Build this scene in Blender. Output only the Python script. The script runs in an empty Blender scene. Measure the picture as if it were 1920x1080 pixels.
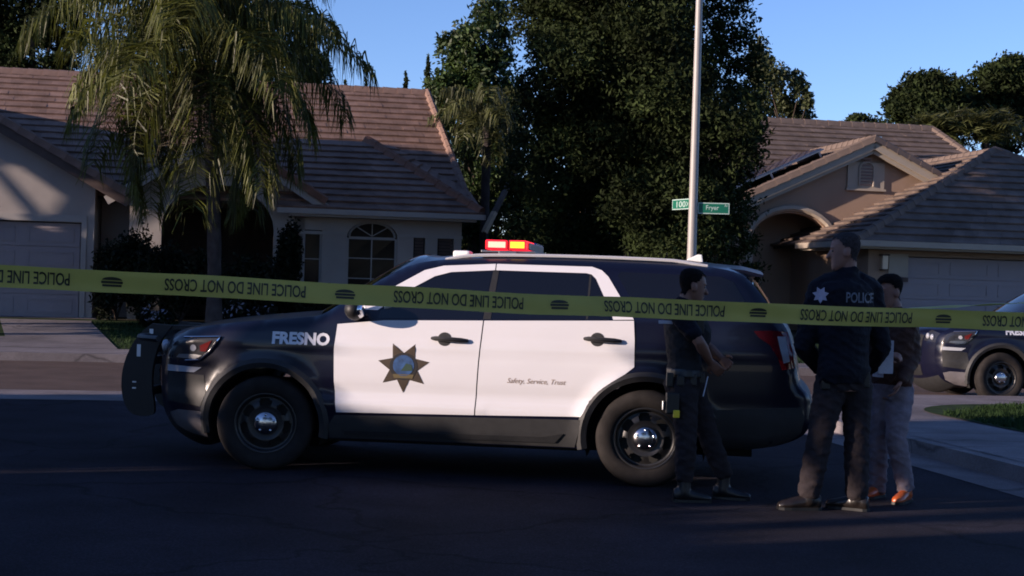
import bpy, bmesh, math, random
import numpy as np
from mathutils import Vector, Matrix
from mathutils.geometry import delaunay_2d_cdt
from mathutils.bvhtree import BVHTree

random.seed(7); RNG = np.random.default_rng(7)
SC = bpy.context.scene
COL = SC.collection
R = math.radians

# ------------------------------------------------------------------ camera
F = 2750.0                     # focal length in pixels of a 1920 wide frame
ROLL, PITCH, CAMZ = R(1.7), R(-0.17), 1.5
cam_d = bpy.data.cameras.new('camera'); cam = bpy.data.objects.new('camera', cam_d); COL.objects.link(cam)
cam_d.sensor_width = 36; cam_d.lens = 36 * F / 1920; cam_d.clip_end = 2000; cam_d.clip_start = 0.05
cam.matrix_world = Matrix.Translation((0, 0, CAMZ)) @ Matrix.Rotation(R(90) + PITCH, 4, 'X') @ Matrix.Rotation(ROLL, 4, 'Z')
SC.camera = cam

# ------------------------------------------------------------------ sky and sun
SUN_PHI, SUN_EL = R(68), R(10)          # sun stands to the left of and a little behind the camera
SUN = Vector((-math.sin(SUN_PHI) * math.cos(SUN_EL), -math.cos(SUN_PHI) * math.cos(SUN_EL), math.sin(SUN_EL)))
world = bpy.data.worlds.new('World'); SC.world = world; world.use_nodes = True
wn = world.node_tree; wn.nodes.clear()
sky = wn.nodes.new('ShaderNodeTexSky'); sky.sky_type = 'NISHITA'; sky.sun_disc = False
sky.sun_elevation = SUN_EL
sky.sun_rotation = math.atan2(SUN.x, SUN.y)
sky.air_density = 1.0; sky.dust_density = 0.0; sky.ozone_density = 4.0; sky.altitude = 1500
bg = wn.nodes.new('ShaderNodeBackground'); bg.inputs['Strength'].default_value = 0.05
wo = wn.nodes.new('ShaderNodeOutputWorld')
tint = wn.nodes.new('ShaderNodeVectorMath'); tint.operation = 'MULTIPLY'; tint.inputs[1].default_value = (1.34, 1.10, 1.22)   # white balance of the sky
wn.links.new(sky.outputs[0], tint.inputs[0]); wn.links.new(tint.outputs[0], bg.inputs[0]); wn.links.new(bg.outputs[0], wo.inputs[0])
sun_d = bpy.data.lights.new('sun', 'SUN'); sun_d.energy = 2.3; sun_d.angle = R(0.5); sun_d.color = (1.0, 0.80, 0.68)
sun = bpy.data.objects.new('sun', sun_d); COL.objects.link(sun)
sun.rotation_euler = SUN.to_track_quat('Z', 'Y').to_euler(); sun.location = SUN * 60
SC.view_settings.view_transform = 'Standard'; SC.view_settings.look = 'None'
SC.view_settings.exposure = 2.0; SC.view_settings.gamma = 1.0
SC.render.engine = 'CYCLES'
SC.cycles.use_denoising = True
SC.cycles.max_bounces = 6; SC.cycles.transparent_max_bounces = 8
SC.cycles.pixel_filter_type = 'BLACKMAN_HARRIS'; SC.cycles.filter_width = 1.8


def at(u, v, Y):
    """world point that the camera sees at pixel (u, v) of the 1920x1080 photograph, at depth Y"""
    du, dv = u - 960, v - 540
    a = du * math.cos(ROLL) + dv * math.sin(ROLL)
    b = -du * math.sin(ROLL) + dv * math.cos(ROLL) + 8.2
    return Vector((a / F * Y, Y, CAMZ - b / F * Y))


# ------------------------------------------------------------------ helpers
def tag(o, label=None, cat=None, group=None, kind=None):
    if label: o['label'] = label
    if cat: o['category'] = cat
    if group: o['group'] = group
    if kind: o['kind'] = kind
    return o


def empty(name, loc=(0, 0, 0), rz=0.0):
    o = bpy.data.objects.new(name, None); COL.objects.link(o)
    o.location = loc; o.rotation_euler = (0, 0, rz); o.empty_display_size = 0.2
    return o


def link(name, me, m=None, parent=None):
    o = bpy.data.objects.new(name, me); COL.objects.link(o)
    if m is not None:
        me.materials.clear(); me.materials.append(m)
    if parent is not None: o.parent = parent
    return o


def mesh(name, verts, faces, m=None, parent=None, smooth=False):
    me = bpy.data.meshes.new(name); me.from_pydata([tuple(v) for v in verts], [], faces); me.update()
    if smooth: me.polygons.foreach_set('use_smooth', [True] * len(me.polygons))
    return link(name, me, m, parent)


def fastmesh(name, V, nper, m=None, parent=None):
    """V: (N, nper, 3) separate polygons"""
    N = len(V); me = bpy.data.meshes.new(name)
    me.vertices.add(N * nper); me.vertices.foreach_set('co', np.ascontiguousarray(V, dtype=np.float32).ravel())
    me.loops.add(N * nper); me.loops.foreach_set('vertex_index', np.arange(N * nper, dtype=np.int32))
    me.polygons.add(N); me.polygons.foreach_set('loop_start', np.arange(0, N * nper, nper, dtype=np.int32))
    me.update(calc_edges=True); me.validate()
    return link(name, me, m, parent)


class MB:
    """collects simple solids, build() links them as one mesh"""
    def __init__(s): s.v, s.f = [], []
    def add(s, vs, fs):
        n = len(s.v); s.v += [tuple(v) for v in vs]; s.f += [tuple(i + n for i in f) for f in fs]; return s
    def box(s, x0, y0, z0, x1, y1, z1):
        return s.add([(x0, y0, z0), (x1, y0, z0), (x1, y1, z0), (x0, y1, z0), (x0, y0, z1), (x1, y0, z1), (x1, y1, z1), (x0, y1, z1)],
                     [(0, 3, 2, 1), (4, 5, 6, 7), (0, 1, 5, 4), (1, 2, 6, 5), (2, 3, 7, 6), (3, 0, 4, 7)])
    def bar(s, p, q, w, h, up=(0, 0, 1)):
        p, q = Vector(p), Vector(q); d = (q - p).normalized(); up = Vector(up)
        sx = d.cross(up)
        if sx.length < 1e-4: sx = d.cross(Vector((1, 0, 0)))
        sx.normalize(); uy = sx.cross(d)
        c = [sx * (a * w / 2) + uy * (b * h / 2) for a, b in ((-1, -1), (1, -1), (1, 1), (-1, 1))]
        return s.add([p + k for k in c] + [q + k for k in c], [(0, 1, 2, 3), (7, 6, 5, 4), (0, 4, 5, 1), (1, 5, 6, 2), (2, 6, 7, 3), (3, 7, 4, 0)])
    def tube(s, pts, rad, n=8, cap=True):
        pts = [Vector(p) for p in pts]; rad = rad if hasattr(rad, '__len__') else [rad] * len(pts)
        b = len(s.v); prev = None
        for i, p in enumerate(pts):
            d = (pts[min(i + 1, len(pts) - 1)] - pts[max(i - 1, 0)]).normalized()
            if prev is None:
                prev = d.orthogonal().normalized()
            prev = (prev - d * prev.dot(d)).normalized(); w = d.cross(prev)
            for k in range(n):
                a = 2 * math.pi * k / n; s.v.append(tuple(p + (prev * math.cos(a) + w * math.sin(a)) * rad[i]))
        for i in range(len(pts) - 1):
            for k in range(n):
                a0, a1 = b + i * n + k, b + i * n + (k + 1) % n
                s.f.append((a0, a1, a1 + n, a0 + n))
        if cap:
            s.f.append(tuple(b + k for k in reversed(range(n)))); e = b + (len(pts) - 1) * n; s.f.append(tuple(e + k for k in range(n)))
        return s
    def lathe(s, prof, n=32, axis='Y', cen=(0, 0, 0)):
        """prof: list of (radius, offset along axis)"""
        b = len(s.v); cx, cy, cz = cen
        for r, o in prof:
            for k in range(n):
                a = 2 * math.pi * k / n; c, d = r * math.cos(a), r * math.sin(a)
                s.v.append((cx + c, cy + o, cz + d) if axis == 'Y' else (cx + c, cy + d, cz + o))
        for i in range(len(prof) - 1):
            for k in range(n):
                a0, a1 = b + i * n + k, b + i * n + (k + 1) % n
                s.f.append((a0, a1, a1 + n, a0 + n))
        return s
    def ell(s, c, r, nu=12, nv=8):
        b = len(s.v)
        for j in range(nv + 1):
            t = math.pi * j / nv
            for i in range(nu):
                p = 2 * math.pi * i / nu
                s.v.append((c[0] + r[0] * math.sin(t) * math.cos(p), c[1] + r[1] * math.sin(t) * math.sin(p), c[2] + r[2] * math.cos(t)))
        for j in range(nv):
            for i in range(nu):
                a, d = b + j * nu + i, b + j * nu + (i + 1) % nu
                s.f.append((a, d, d + nu, a + nu))
        return s
    def prism(s, poly, y0, y1):
        """poly in (x, z), extruded along y"""
        n = len(poly); s.add([(x, y0, z) for x, z in poly] + [(x, y1, z) for x, z in poly],
              [tuple(range(n)), tuple(reversed(range(n, 2 * n)))] + [(i, i + n, (i + 1) % n + n, (i + 1) % n) for i in range(n)])
        return s
    def build(s, name, m=None, parent=None, smooth=False, bevel=0.0):
        o = mesh(name, s.v, s.f, m, parent, smooth)
        bm = bmesh.new(); bm.from_mesh(o.data)
        bmesh.ops.recalc_face_normals(bm, faces=bm.faces)
        if bevel > 0:
            bmesh.ops.bevel(bm, geom=[e for e in bm.edges if e.is_manifold and e.calc_face_angle(0) > 0.5], offset=bevel, segments=2, affect='EDGES', profile=0.6)
        bm.to_mesh(o.data); bm.free()
        if smooth:
            o.data.polygons.foreach_set('use_smooth', [True] * len(o.data.polygons))
            o.data.set_sharp_from_angle(angle=R(40))
        return o


def copy_tree(o, parent=None, skip=()):
    c = o.copy(); COL.objects.link(c); c.parent = parent
    for ch in list(o.children):
        if ch.name.split('.')[0] in skip: continue
        copy_tree(ch, c, skip)
    return c


# ------------------------------------------------------------------ materials
MATS = {}
def mat(name, col, rough=0.7, metal=0.0, spec=0.5, var=0.0, scale=4.0, col2=None, bump=0.0, bscale=60.0, coat=0.0,
        trans=0.0, emit=None, estr=0.0, detail=5.0, stretch=None):
    if name in MATS: return MATS[name]
    m = bpy.data.materials.new(name); m.use_nodes = True; nt = m.node_tree; nt.nodes.clear()
    out = nt.nodes.new('ShaderNodeOutputMaterial'); p = nt.nodes.new('ShaderNodeBsdfPrincipled')
    nt.links.new(p.outputs[0], out.inputs[0])
    p.inputs['Base Color'].default_value = (*col, 1); p.inputs['Roughness'].default_value = rough
    p.inputs['Metallic'].default_value = metal; p.inputs['Specular IOR Level'].default_value = spec
    p.inputs['Coat Weight'].default_value = coat; p.inputs['Coat Roughness'].default_value = 0.04
    co = None
    if var > 0 or col2 or bump > 0:
        tc = nt.nodes.new('ShaderNodeTexCoord'); co = tc.outputs['Object']
        if stretch:
            mp = nt.nodes.new('ShaderNodeMapping'); mp.inputs['Scale'].default_value = stretch
            nt.links.new(co, mp.inputs[0]); co = mp.outputs[0]
    if var > 0 or col2:
        n1 = nt.nodes.new('ShaderNodeTexNoise'); n1.inputs['Scale'].default_value = scale; n1.inputs['Detail'].default_value = detail
        nt.links.new(co, n1.inputs['Vector'])
        rp = nt.nodes.new('ShaderNodeValToRGB'); rp.color_ramp.elements[0].position = 0.34; rp.color_ramp.elements[1].position = 0.68
        c2 = col2 or tuple(min(1, c * (1 + var)) for c in col); c1 = tuple(c * (1 - var) for c in col)
        rp.color_ramp.elements[0].color = (*c1, 1); rp.color_ramp.elements[1].color = (*c2, 1)
        nt.links.new(n1.outputs['Fac'], rp.inputs[0]); nt.links.new(rp.outputs[0], p.inputs['Base Color'])
    if bump > 0:
        n2 = nt.nodes.new('ShaderNodeTexNoise'); n2.inputs['Scale'].default_value = bscale; n2.inputs['Detail'].default_value = 4
        nt.links.new(co, n2.inputs['Vector'])
        b = nt.nodes.new('ShaderNodeBump'); b.inputs['Strength'].default_value = bump; b.inputs['Distance'].default_value = 0.02
        nt.links.new(n2.outputs['Fac'], b.inputs['Height']); nt.links.new(b.outputs[0], p.inputs['Normal'])
    if emit:
        p.inputs['Emission Color'].default_value = (*emit, 1); p.inputs['Emission Strength'].default_value = estr
    if trans > 0:
        tr = nt.nodes.new('ShaderNodeBsdfTranslucent'); mx = nt.nodes.new('ShaderNodeMixShader'); mx.inputs[0].default_value = trans
        src = p.inputs['Base Color'].links[0].from_socket if p.inputs['Base Color'].links else None
        if src: nt.links.new(src, tr.inputs[0])
        else: tr.inputs[0].default_value = (*col, 1)
        nt.links.new(p.outputs[0], mx.inputs[1]); nt.links.new(tr.outputs[0], mx.inputs[2]); nt.links.new(mx.outputs[0], out.inputs[0])
    MATS[name] = m
    return m


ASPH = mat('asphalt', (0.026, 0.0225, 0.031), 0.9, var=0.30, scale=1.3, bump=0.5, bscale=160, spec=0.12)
CONC = mat('concrete', (0.21, 0.185, 0.19), 0.9, var=0.16, scale=2.2, bump=0.2, bscale=90, spec=0.2)
GUTTER = mat('gutter_concrete', (0.20, 0.17, 0.17), 0.9, var=0.2, scale=2.0, bump=0.2, bscale=90, spec=0.2)
SOIL = mat('soil', (0.05, 0.045, 0.03), 0.95, var=0.3, scale=2.0, spec=0.1)
TURF = mat('turf', (0.022, 0.040, 0.012), 0.95, var=0.35, scale=3.0, spec=0.1)
BLADE = mat('grass_blade', (0.016, 0.034, 0.010), 0.8, var=0.35, scale=2.0, spec=0.15, trans=0.25)
STUCCO_W = mat('stucco_white', (0.36, 0.325, 0.305), 0.95, var=0.06, scale=1.2, bump=0.35, bscale=70, spec=0.15)
STUCCO_T = mat('stucco_tan', (0.30, 0.21, 0.155), 0.95, var=0.07, scale=1.2, bump=0.35, bscale=70, spec=0.15)
TRIM_W = mat('trim_white', (0.34, 0.315, 0.30), 0.7, var=0.05, scale=3)
TRIM_T = mat('trim_tan', (0.33, 0.28, 0.225), 0.7, var=0.05, scale=3)
TILE_L = mat('roof_tile_brown', (0.205, 0.132, 0.104), 0.9, var=0.2, scale=2.6, bump=0.3, bscale=40, spec=0.15, detail=9)
TILE_R = mat('roof_tile_grey', (0.135, 0.102, 0.086), 0.9, var=0.2, scale=2.6, bump=0.3, bscale=40, spec=0.15, detail=9)
HIPT = mat('hip_tile', (0.20, 0.10, 0.068), 0.9, var=0.2, scale=5, spec=0.15)
DECK = mat('roof_deck', (0.03, 0.022, 0.018), 0.95, var=0.1)
DOORG = mat('garage_door_paint', (0.26, 0.225, 0.24), 0.6, var=0.04, scale=2)
GLASS_H = mat('house_window_glass', (0.004, 0.005, 0.008), 0.12, spec=0.12, var=0.2, scale=1)
DARKIN = mat('dark_interior', (0.012, 0.011, 0.011), 0.9, var=0.2)
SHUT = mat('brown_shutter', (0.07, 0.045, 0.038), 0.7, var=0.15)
BARK = mat('bark', (0.055, 0.042, 0.034), 0.95, var=0.35, scale=5, bump=0.8, bscale=25, spec=0.1)
PALMBARK = mat('palm_bark', (0.050, 0.042, 0.042), 0.95, var=0.3, scale=6, bump=0.6, bscale=30, spec=0.1)
LEAF = {
 'dark': mat('leaf_dark', (0.020, 0.029, 0.009), 0.8, var=0.5, scale=0.9, spec=0.12, trans=0.2),
 'mid': mat('leaf_mid', (0.030, 0.050, 0.012), 0.55, var=0.45, scale=0.8, spec=0.3, trans=0.25),
 'olive': mat('leaf_olive', (0.045, 0.055, 0.020), 0.6, var=0.4, scale=0.8, spec=0.3, trans=0.3),
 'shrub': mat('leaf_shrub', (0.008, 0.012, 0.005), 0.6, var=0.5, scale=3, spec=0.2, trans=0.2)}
FROND = mat('palm_leaflet', (0.070, 0.078, 0.015), 0.5, var=0.45, scale=1.3, spec=0.35, trans=0.35)
FROND2 = mat('palm_leaflet_yellow', (0.060, 0.066, 0.020), 0.5, var=0.35, scale=1.3, spec=0.3, trans=0.35)
DRYFROND = mat('dry_frond', (0.055, 0.045, 0.030), 0.9, var=0.3, scale=2, spec=0.1)
PAINT_B = mat('car_paint_black', (0.003, 0.0036, 0.013), 0.30, spec=0.32, coat=0.25)
PAINT_W = mat('car_paint_white', (0.61, 0.60, 0.62), 0.38, spec=0.5, coat=0.6, var=0.015, scale=3)
PLASTIC = mat('car_black_plastic', (0.012, 0.012, 0.013), 0.55, spec=0.4, var=0.2, scale=20)
CLAD = mat('car_grey_cladding', (0.020, 0.020, 0.021), 0.6, spec=0.4, var=0.15, scale=15)
SKID = mat('car_bumper_grey', (0.11, 0.10, 0.105), 0.45, spec=0.5, var=0.1, scale=10)
CGLASS = mat('car_glass', (0.004, 0.004, 0.006), 0.03, spec=0.6)
CHROME = mat('chrome', (0.75, 0.75, 0.77), 0.12, metal=1.0)
DULLMET = mat('dull_metal', (0.30, 0.30, 0.31), 0.35, metal=1.0, var=0.1)
TYRE = mat('tyre_rubber', (0.017, 0.0145, 0.0135), 0.85, var=0.25, scale=12, spec=0.25)
RIMB = mat('rim_black_steel', (0.013, 0.0125, 0.013), 0.4, spec=0.5, var=0.2, scale=20)
LAMP = mat('lamp_lens', (0.32, 0.33, 0.36), 0.08, spec=0.8, coat=1.0)
LAMPIN = mat('lamp_dark', (0.02, 0.02, 0.025), 0.2, spec=0.6)
AMBER = mat('amber_lens', (0.10, 0.012, 0.012), 0.15, spec=0.6)
REDL = mat('tail_lens', (0.10, 0.004, 0.008), 0.15, spec=0.5, coat=0.5)
WHITEP = mat('white_plastic', (0.78, 0.77, 0.75), 0.4, var=0.03)
SILVER = mat('silver_letter', (0.62, 0.62, 0.66), 0.45, metal=0.2)
GOLDB = mat('badge_brown', (0.045, 0.030, 0.018), 0.5, var=0.25, scale=9)
BLUEB = mat('badge_blue', (0.02, 0.06, 0.16), 0.5, var=0.35, scale=22)
BADGE_K = mat('badge_dark', (0.012, 0.010, 0.010), 0.5)
TANLET = mat('tan_letter', (0.26, 0.19, 0.14), 0.6)
TAPE = mat('tape_yellow', (0.46, 0.41, 0.10), 0.45, var=0.06, scale=6, spec=0.3, trans=0.3)
TAPEK = mat('tape_black', (0.02, 0.022, 0.012), 0.6)


def worn(m, cell=0.35, crack=0.012, depth=0.45, speck=55.0):
    """cracks, tar patches and aggregate over a ground material's colour"""
    nt = m.node_tree; p = next(n for n in nt.nodes if n.type == 'BSDF_PRINCIPLED'); src = p.inputs['Base Color'].links[0].from_socket
    tc = nt.nodes.new('ShaderNodeTexCoord'); nz = nt.nodes.new('ShaderNodeTexNoise'); nz.inputs['Scale'].default_value = 1.6; nz.inputs['Detail'].default_value = 6
    nt.links.new(tc.outputs['Object'], nz.inputs['Vector'])
    wr = nt.nodes.new('ShaderNodeVectorMath'); wr.operation = 'MULTIPLY_ADD'; wr.inputs[1].default_value = (0.9, 0.9, 0.0)
    nt.links.new(nz.outputs['Color'], wr.inputs[0]); nt.links.new(tc.outputs['Object'], wr.inputs[2])
    vo = nt.nodes.new('ShaderNodeTexVoronoi'); vo.feature = 'DISTANCE_TO_EDGE'; vo.inputs['Scale'].default_value = cell; nt.links.new(wr.outputs[0], vo.inputs['Vector'])
    cr = nt.nodes.new('ShaderNodeMapRange'); cr.inputs['From Max'].default_value = crack; cr.inputs['To Min'].default_value = depth; nt.links.new(vo.outputs['Distance'], cr.inputs['Value'])
    sp = nt.nodes.new('ShaderNodeTexVoronoi'); sp.inputs['Scale'].default_value = speck; nt.links.new(tc.outputs['Object'], sp.inputs['Vector'])
    sr = nt.nodes.new('ShaderNodeMapRange'); sr.inputs['From Max'].default_value = 0.5; sr.inputs['To Min'].default_value = 1.7; sr.inputs['To Max'].default_value = 0.7; nt.links.new(sp.outputs['Distance'], sr.inputs['Value'])
    st2 = nt.nodes.new('ShaderNodeTexNoise'); st2.inputs['Scale'].default_value = 0.35; st2.inputs['Detail'].default_value = 3; nt.links.new(tc.outputs['Object'], st2.inputs['Vector'])
    br = nt.nodes.new('ShaderNodeMapRange'); br.inputs['From Min'].default_value = 0.35; br.inputs['From Max'].default_value = 0.65; br.inputs['To Min'].default_value = 0.72; br.inputs['To Max'].default_value = 1.25; nt.links.new(st2.outputs['Fac'], br.inputs['Value'])
    out = src
    for k in (cr, sr, br):
        mx = nt.nodes.new('ShaderNodeVectorMath'); mx.operation = 'SCALE'; nt.links.new(out, mx.inputs[0]); nt.links.new(k.outputs[0], mx.inputs['Scale']); out = mx.outputs[0]
    nt.links.new(out, p.inputs['Base Color'])
worn(ASPH); worn(CONC, 0.25, 0.008, 0.5, 140.0); worn(GUTTER, 0.3, 0.010, 0.5, 140.0)

# ------------------------------------------------------------------ the ground, in the street's own frame
YAW = R(10)
CY, SY = math.cos(YAW), math.sin(YAW)
def st(s, t, z=0.0):
    return Vector((s * CY - t * SY, s * SY + t * CY, z))
def to_st(p):
    return (p[0] * CY + p[1] * SY, -p[0] * SY + p[1] * CY)


def slab(name, poly, z0, z1, m, parent=None):
    n = len(poly); V = [st(s, t, z0) for s, t in poly] + [st(s, t, z1) for s, t in poly]
    o = MB().add(V, [tuple(range(n, 2 * n)), tuple(reversed(range(n)))] + [(i, (i + 1) % n, (i + 1) % n + n, i + n) for i in range(n)]).build(name, m, parent)
    return o


def sheet(name, poly, z, m, parent=None):
    zs = z if hasattr(z, '__len__') else [z] * len(poly)
    return mesh(name, [st(s, t, zz) for (s, t), zz in zip(poly, zs)], [tuple(range(len(poly)))], m, parent)


def arc(cx, cy, r, a0, a1, n=10):
    return [(cx + r * math.cos(R(a0 + (a1 - a0) * i / n)), cy + r * math.sin(R(a0 + (a1 - a0) * i / n))) for i in range(n + 1)]


g = 600
tag(mesh('ground', [(-g, -g, -0.06), (g, -g, -0.06), (g, g, -0.06), (-g, g, -0.06)], [(0, 1, 2, 3)], SOIL), kind='structure')
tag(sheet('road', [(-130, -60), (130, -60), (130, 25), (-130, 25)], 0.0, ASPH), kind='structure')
tag(sheet('cross_street', [(-130, 19.0), (130, 19.0), (130, 24.995), (-130, 24.995)], 0.003, mat('sunlit_asphalt', (0.088, 0.060, 0.050), 0.9, var=0.2, scale=1.5, bump=0.4, bscale=160, spec=0.2)), kind='structure')  # paler and browner than the road: low sunlight put into the colour
tag(sheet('valley_gutter', [(-6, 17.6), (7.2, 17.6), (7.2, 18.998), (-6, 18.998)], 0.004, GUTTER), kind='structure')
tag(sheet('gutter_pan', [(5.75, -30), (6.2, -30), (6.2, 16.4), (5.75, 16.4)], 0.004, GUTTER), kind='structure')
# near right corner: kerb, pavement, lawn
corner = [(6.2, -40), (60, -40), (60, 19.0)] + arc(8.6, 16.6, 2.4, 90, 180)
tag(slab('kerb_corner', corner, -0.05, 0.135, CONC), kind='structure')
inner = [(6.36, -40), (60, -40), (60, 18.84)] + arc(8.6, 16.6, 2.24, 90, 180)
tag(sheet('pavement_corner', inner, 0.139, CONC), kind='structure')
lawn_poly = [(7.75, -30), (40, -30), (40, 17.3)] + arc(9.4, 15.65, 1.65, 90, 180)
tag(sheet('lawn_corner', lawn_poly, 0.150, TURF), kind='structure')
for k in range(16):
    t = -2 + k * 1.2
    tag(sheet('pavement_joint', [(6.36, t), (7.74, t), (7.74, t + 0.014), (6.36, t + 0.014)], 0.143, SOIL), kind='structure')
# near left corner (beyond the frame)
tag(slab('kerb_left', [(-60, -40), (-6, -40)] + arc(-8.4, 16.6, 2.4, 0, 90) + [(-60, 19.0)], -0.05, 0.135, CONC), kind='structure')
# far side of the cross street
tag(slab('kerb_far', [(-130, 25), (130, 25), (130, 25.16), (-130, 25.16)], -0.05, 0.14, CONC), kind='structure')
tag(slab('pavement_far', [(-130, 25.162), (130, 25.162), (130, 26.7), (-130, 26.7)], -0.05, 0.138, CONC), kind='structure')
LOTZ = 0.45
tag(sheet('front_yard', [(-130, 26.7), (130, 26.7), (130, 33), (-130, 33)], [0.13, 0.13, LOTZ, LOTZ], TURF), kind='structure')
tag(sheet('back_yard', [(-300, 33), (300, 33), (300, 300), (-300, 300)], LOTZ, SOIL), kind='structure')


def grass(name, poly, zf, n, label, h=0.05):
    P = np.array(poly); lo, hi = P.min(0), P.max(0); pts = []
    while len(pts) < n:
        s, t = lo + RNG.random(2) * (hi - lo)
        ins = False; j = len(poly) - 1
        for i in range(len(poly)):
            if (poly[i][1] > t) != (poly[j][1] > t) and s < (poly[j][0] - poly[i][0]) * (t - poly[i][1]) / (poly[j][1] - poly[i][1]) + poly[i][0]: ins = not ins
            j = i
        if ins: pts.append((s, t))
    V = np.zeros((n, 3, 3))
    for k, (s, t) in enumerate(pts):
        p = st(s, t, zf(t)); a = RNG.random() * 6.283; w = 0.012; hh = h * (0.6 + 0.8 * RNG.random())
        dx, dy = math.cos(a) * w, math.sin(a) * w; lx, ly = RNG.normal(0, 0.02, 2)
        V[k] = [(p.x - dx, p.y - dy, p.z), (p.x + dx, p.y + dy, p.z), (p.x + lx, p.y + ly, p.z + hh)]
    return tag(fastmesh(name, V, 3, BLADE), label, 'grass', kind='stuff')


grass('lawn_grass', [(7.8, 11), (13, 11), (13, 17.2), (9.4, 17.2), (7.8, 15.7)], lambda t: 0.149, 26000, 'short dark green lawn on the corner beside the pavement')

# ------------------------------------------------------------------ houses
def per_piece(m, lo=0.72, hi=1.25):
    """vary the base colour from piece to piece"""
    nt = m.node_tree; p = next(n for n in nt.nodes if n.type == 'BSDF_PRINCIPLED')
    ge = nt.nodes.new('ShaderNodeNewGeometry'); mr = nt.nodes.new('ShaderNodeMapRange')
    mr.inputs['To Min'].default_value = lo; mr.inputs['To Max'].default_value = hi
    nt.links.new(ge.outputs['Random Per Island'], mr.inputs['Value'])
    mx = nt.nodes.new('ShaderNodeVectorMath'); mx.operation = 'SCALE'
    src = p.inputs['Base Color'].links[0].from_socket
    nt.links.new(src, mx.inputs[0]); nt.links.new(mr.outputs[0], mx.inputs['Scale']); nt.links.new(mx.outputs[0], p.inputs['Base Color'])
    for l in list(nt.links):
        if l.to_node.type == 'BSDF_TRANSLUCENT': nt.links.new(mx.outputs[0], l.to_node.inputs[0])
for _m in (TILE_L, TILE_R, HIPT): per_piece(_m, 0.88, 1.12)
for _m in list(LEAF.values()) + [FROND, FROND2]: per_piece(_m, 0.55, 1.5)


def roof_slope(parent, BL, BR, TR, TL, m, course=0.34, tile=0.33, deck='roof'):
    BL, BR, TR, TL = map(Vector, (BL, BR, TR, TL))
    N = (BR - BL).cross((TL + TR) / 2 - (BL + BR) / 2).normalized()
    up = ((TL + TR) / 2 - (BL + BR) / 2); n = max(1, round(up.length / course))
    lo = [p - N * 0.10 for p in (BL, BR, TR, TL)]
    rf = MB().add([BL, BR, TR, TL] + lo, [(0, 1, 2, 3), (7, 6, 5, 4), (0, 4, 5, 1), (1, 5, 6, 2), (2, 6, 7, 3), (3, 7, 4, 0)]).build(deck, DECK, parent)
    for i in range(n):
        f0, f1 = i / n, (i + 1) / n
        a0, b0, a1, b1 = BL.lerp(TL, f0), BR.lerp(TR, f0), BL.lerp(TL, f1), BR.lerp(TR, f1)
        ln = max((b0 - a0).length, 0.2); k = max(1, round(ln / tile)); mb = MB()
        off = (i % 2) * 0.5 / k
        us = up.normalized() * 0.045
        edges = [0.0] + [(j + (off * k if off else 0)) / k for j in range(0 if off else 1, k)] + [1.0]
        for e0, e1 in zip(edges[:-1], edges[1:]):
            if e1 - e0 < 1e-4: continue
            g_ = 0.0015 / ln; e0_, e1_ = e0 + g_, e1 - g_
            h0 = 0.070 + random.uniform(-0.006, 0.006); h1 = 0.012; sk = random.uniform(-0.003, 0.003)
            p = [a0.lerp(b0, e0_) - us, a0.lerp(b0, e1_) - us, a1.lerp(b1, e1_), a1.lerp(b1, e0_)]
            t = [p[0] + N * (h0 + sk), p[1] + N * (h0 - sk), p[2] + N * h1, p[3] + N * h1]
            p = [q + N * 0.002 for q in p]
            mb.add(p + t, [(4, 5, 6, 7), (0, 1, 5, 4), (1, 2, 6, 5), (2, 3, 7, 6), (3, 0, 4, 7)])
        mb.build('tile_course', m, rf)
    return rf


def ridge_tiles(parent, p, q, m, w=0.30, lift=0.03, step=0.38):
    p, q = Vector(p), Vector(q); d = q - p; n = max(1, round(d.length / step)); d.normalize()
    sx = d.cross(Vector((0, 0, 1))).normalized(); uz = sx.cross(d)
    L = (q - p).length / n
    proto = None
    for i in range(n):
        if proto is None:
            mb = MB(); prof = [(-w / 2, -0.12), (-w * 0.32, 0.03), (0, 0.065), (w * 0.32, 0.03), (w / 2, -0.12)]
            vs = []
            for l, ex in ((-0.03, 0.018), (L + 0.02, 0.0)):
                vs += [d * l + sx * a * (1 + ex * 4) + uz * (b + ex) for a, b in prof]
            mb.add(vs, [(j, j + 1, j + 6, j + 5) for j in range(4)] + [(0, 1, 2, 3, 4), (9, 8, 7, 6, 5)])
            o = mb.build('ridge_tile', m, parent); proto = o
        else:
            o = proto.copy(); COL.objects.link(o)
        o.location = p + d * (L * i) + uz * lift


def garage_door(parent, x0, x1, y, z0, z1, m, rows=4):
    h = (z1 - z0) / rows
    d = MB().box(x0, y + 0.03, z0, x1, y + 0.07, z1).build('garage_door', m, parent)
    for r in range(rows):
        mb = MB().box(x0 + 0.01, y, z0 + r * h + 0.008, x1 - 0.01, y + 0.029, z0 + (r + 1) * h - 0.008)
        w = (x1 - x0) / 4
        for c in range(4):
            a, b = x0 + c * w + 0.14, x0 + (c + 1) * w - 0.14
            za, zb = z0 + r * h + 0.11, z0 + (r + 1) * h - 0.11
            for q in ((a, za, b, za + 0.025), (a, zb - 0.025, b, zb), (a, za, a + 0.025, zb), (b - 0.025, za, b, zb)):
                mb.box(q[0], y - 0.012, q[1], q[2], y - 0.001, q[3])
        mb.build('door_panel', m, d)
    return d


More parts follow.
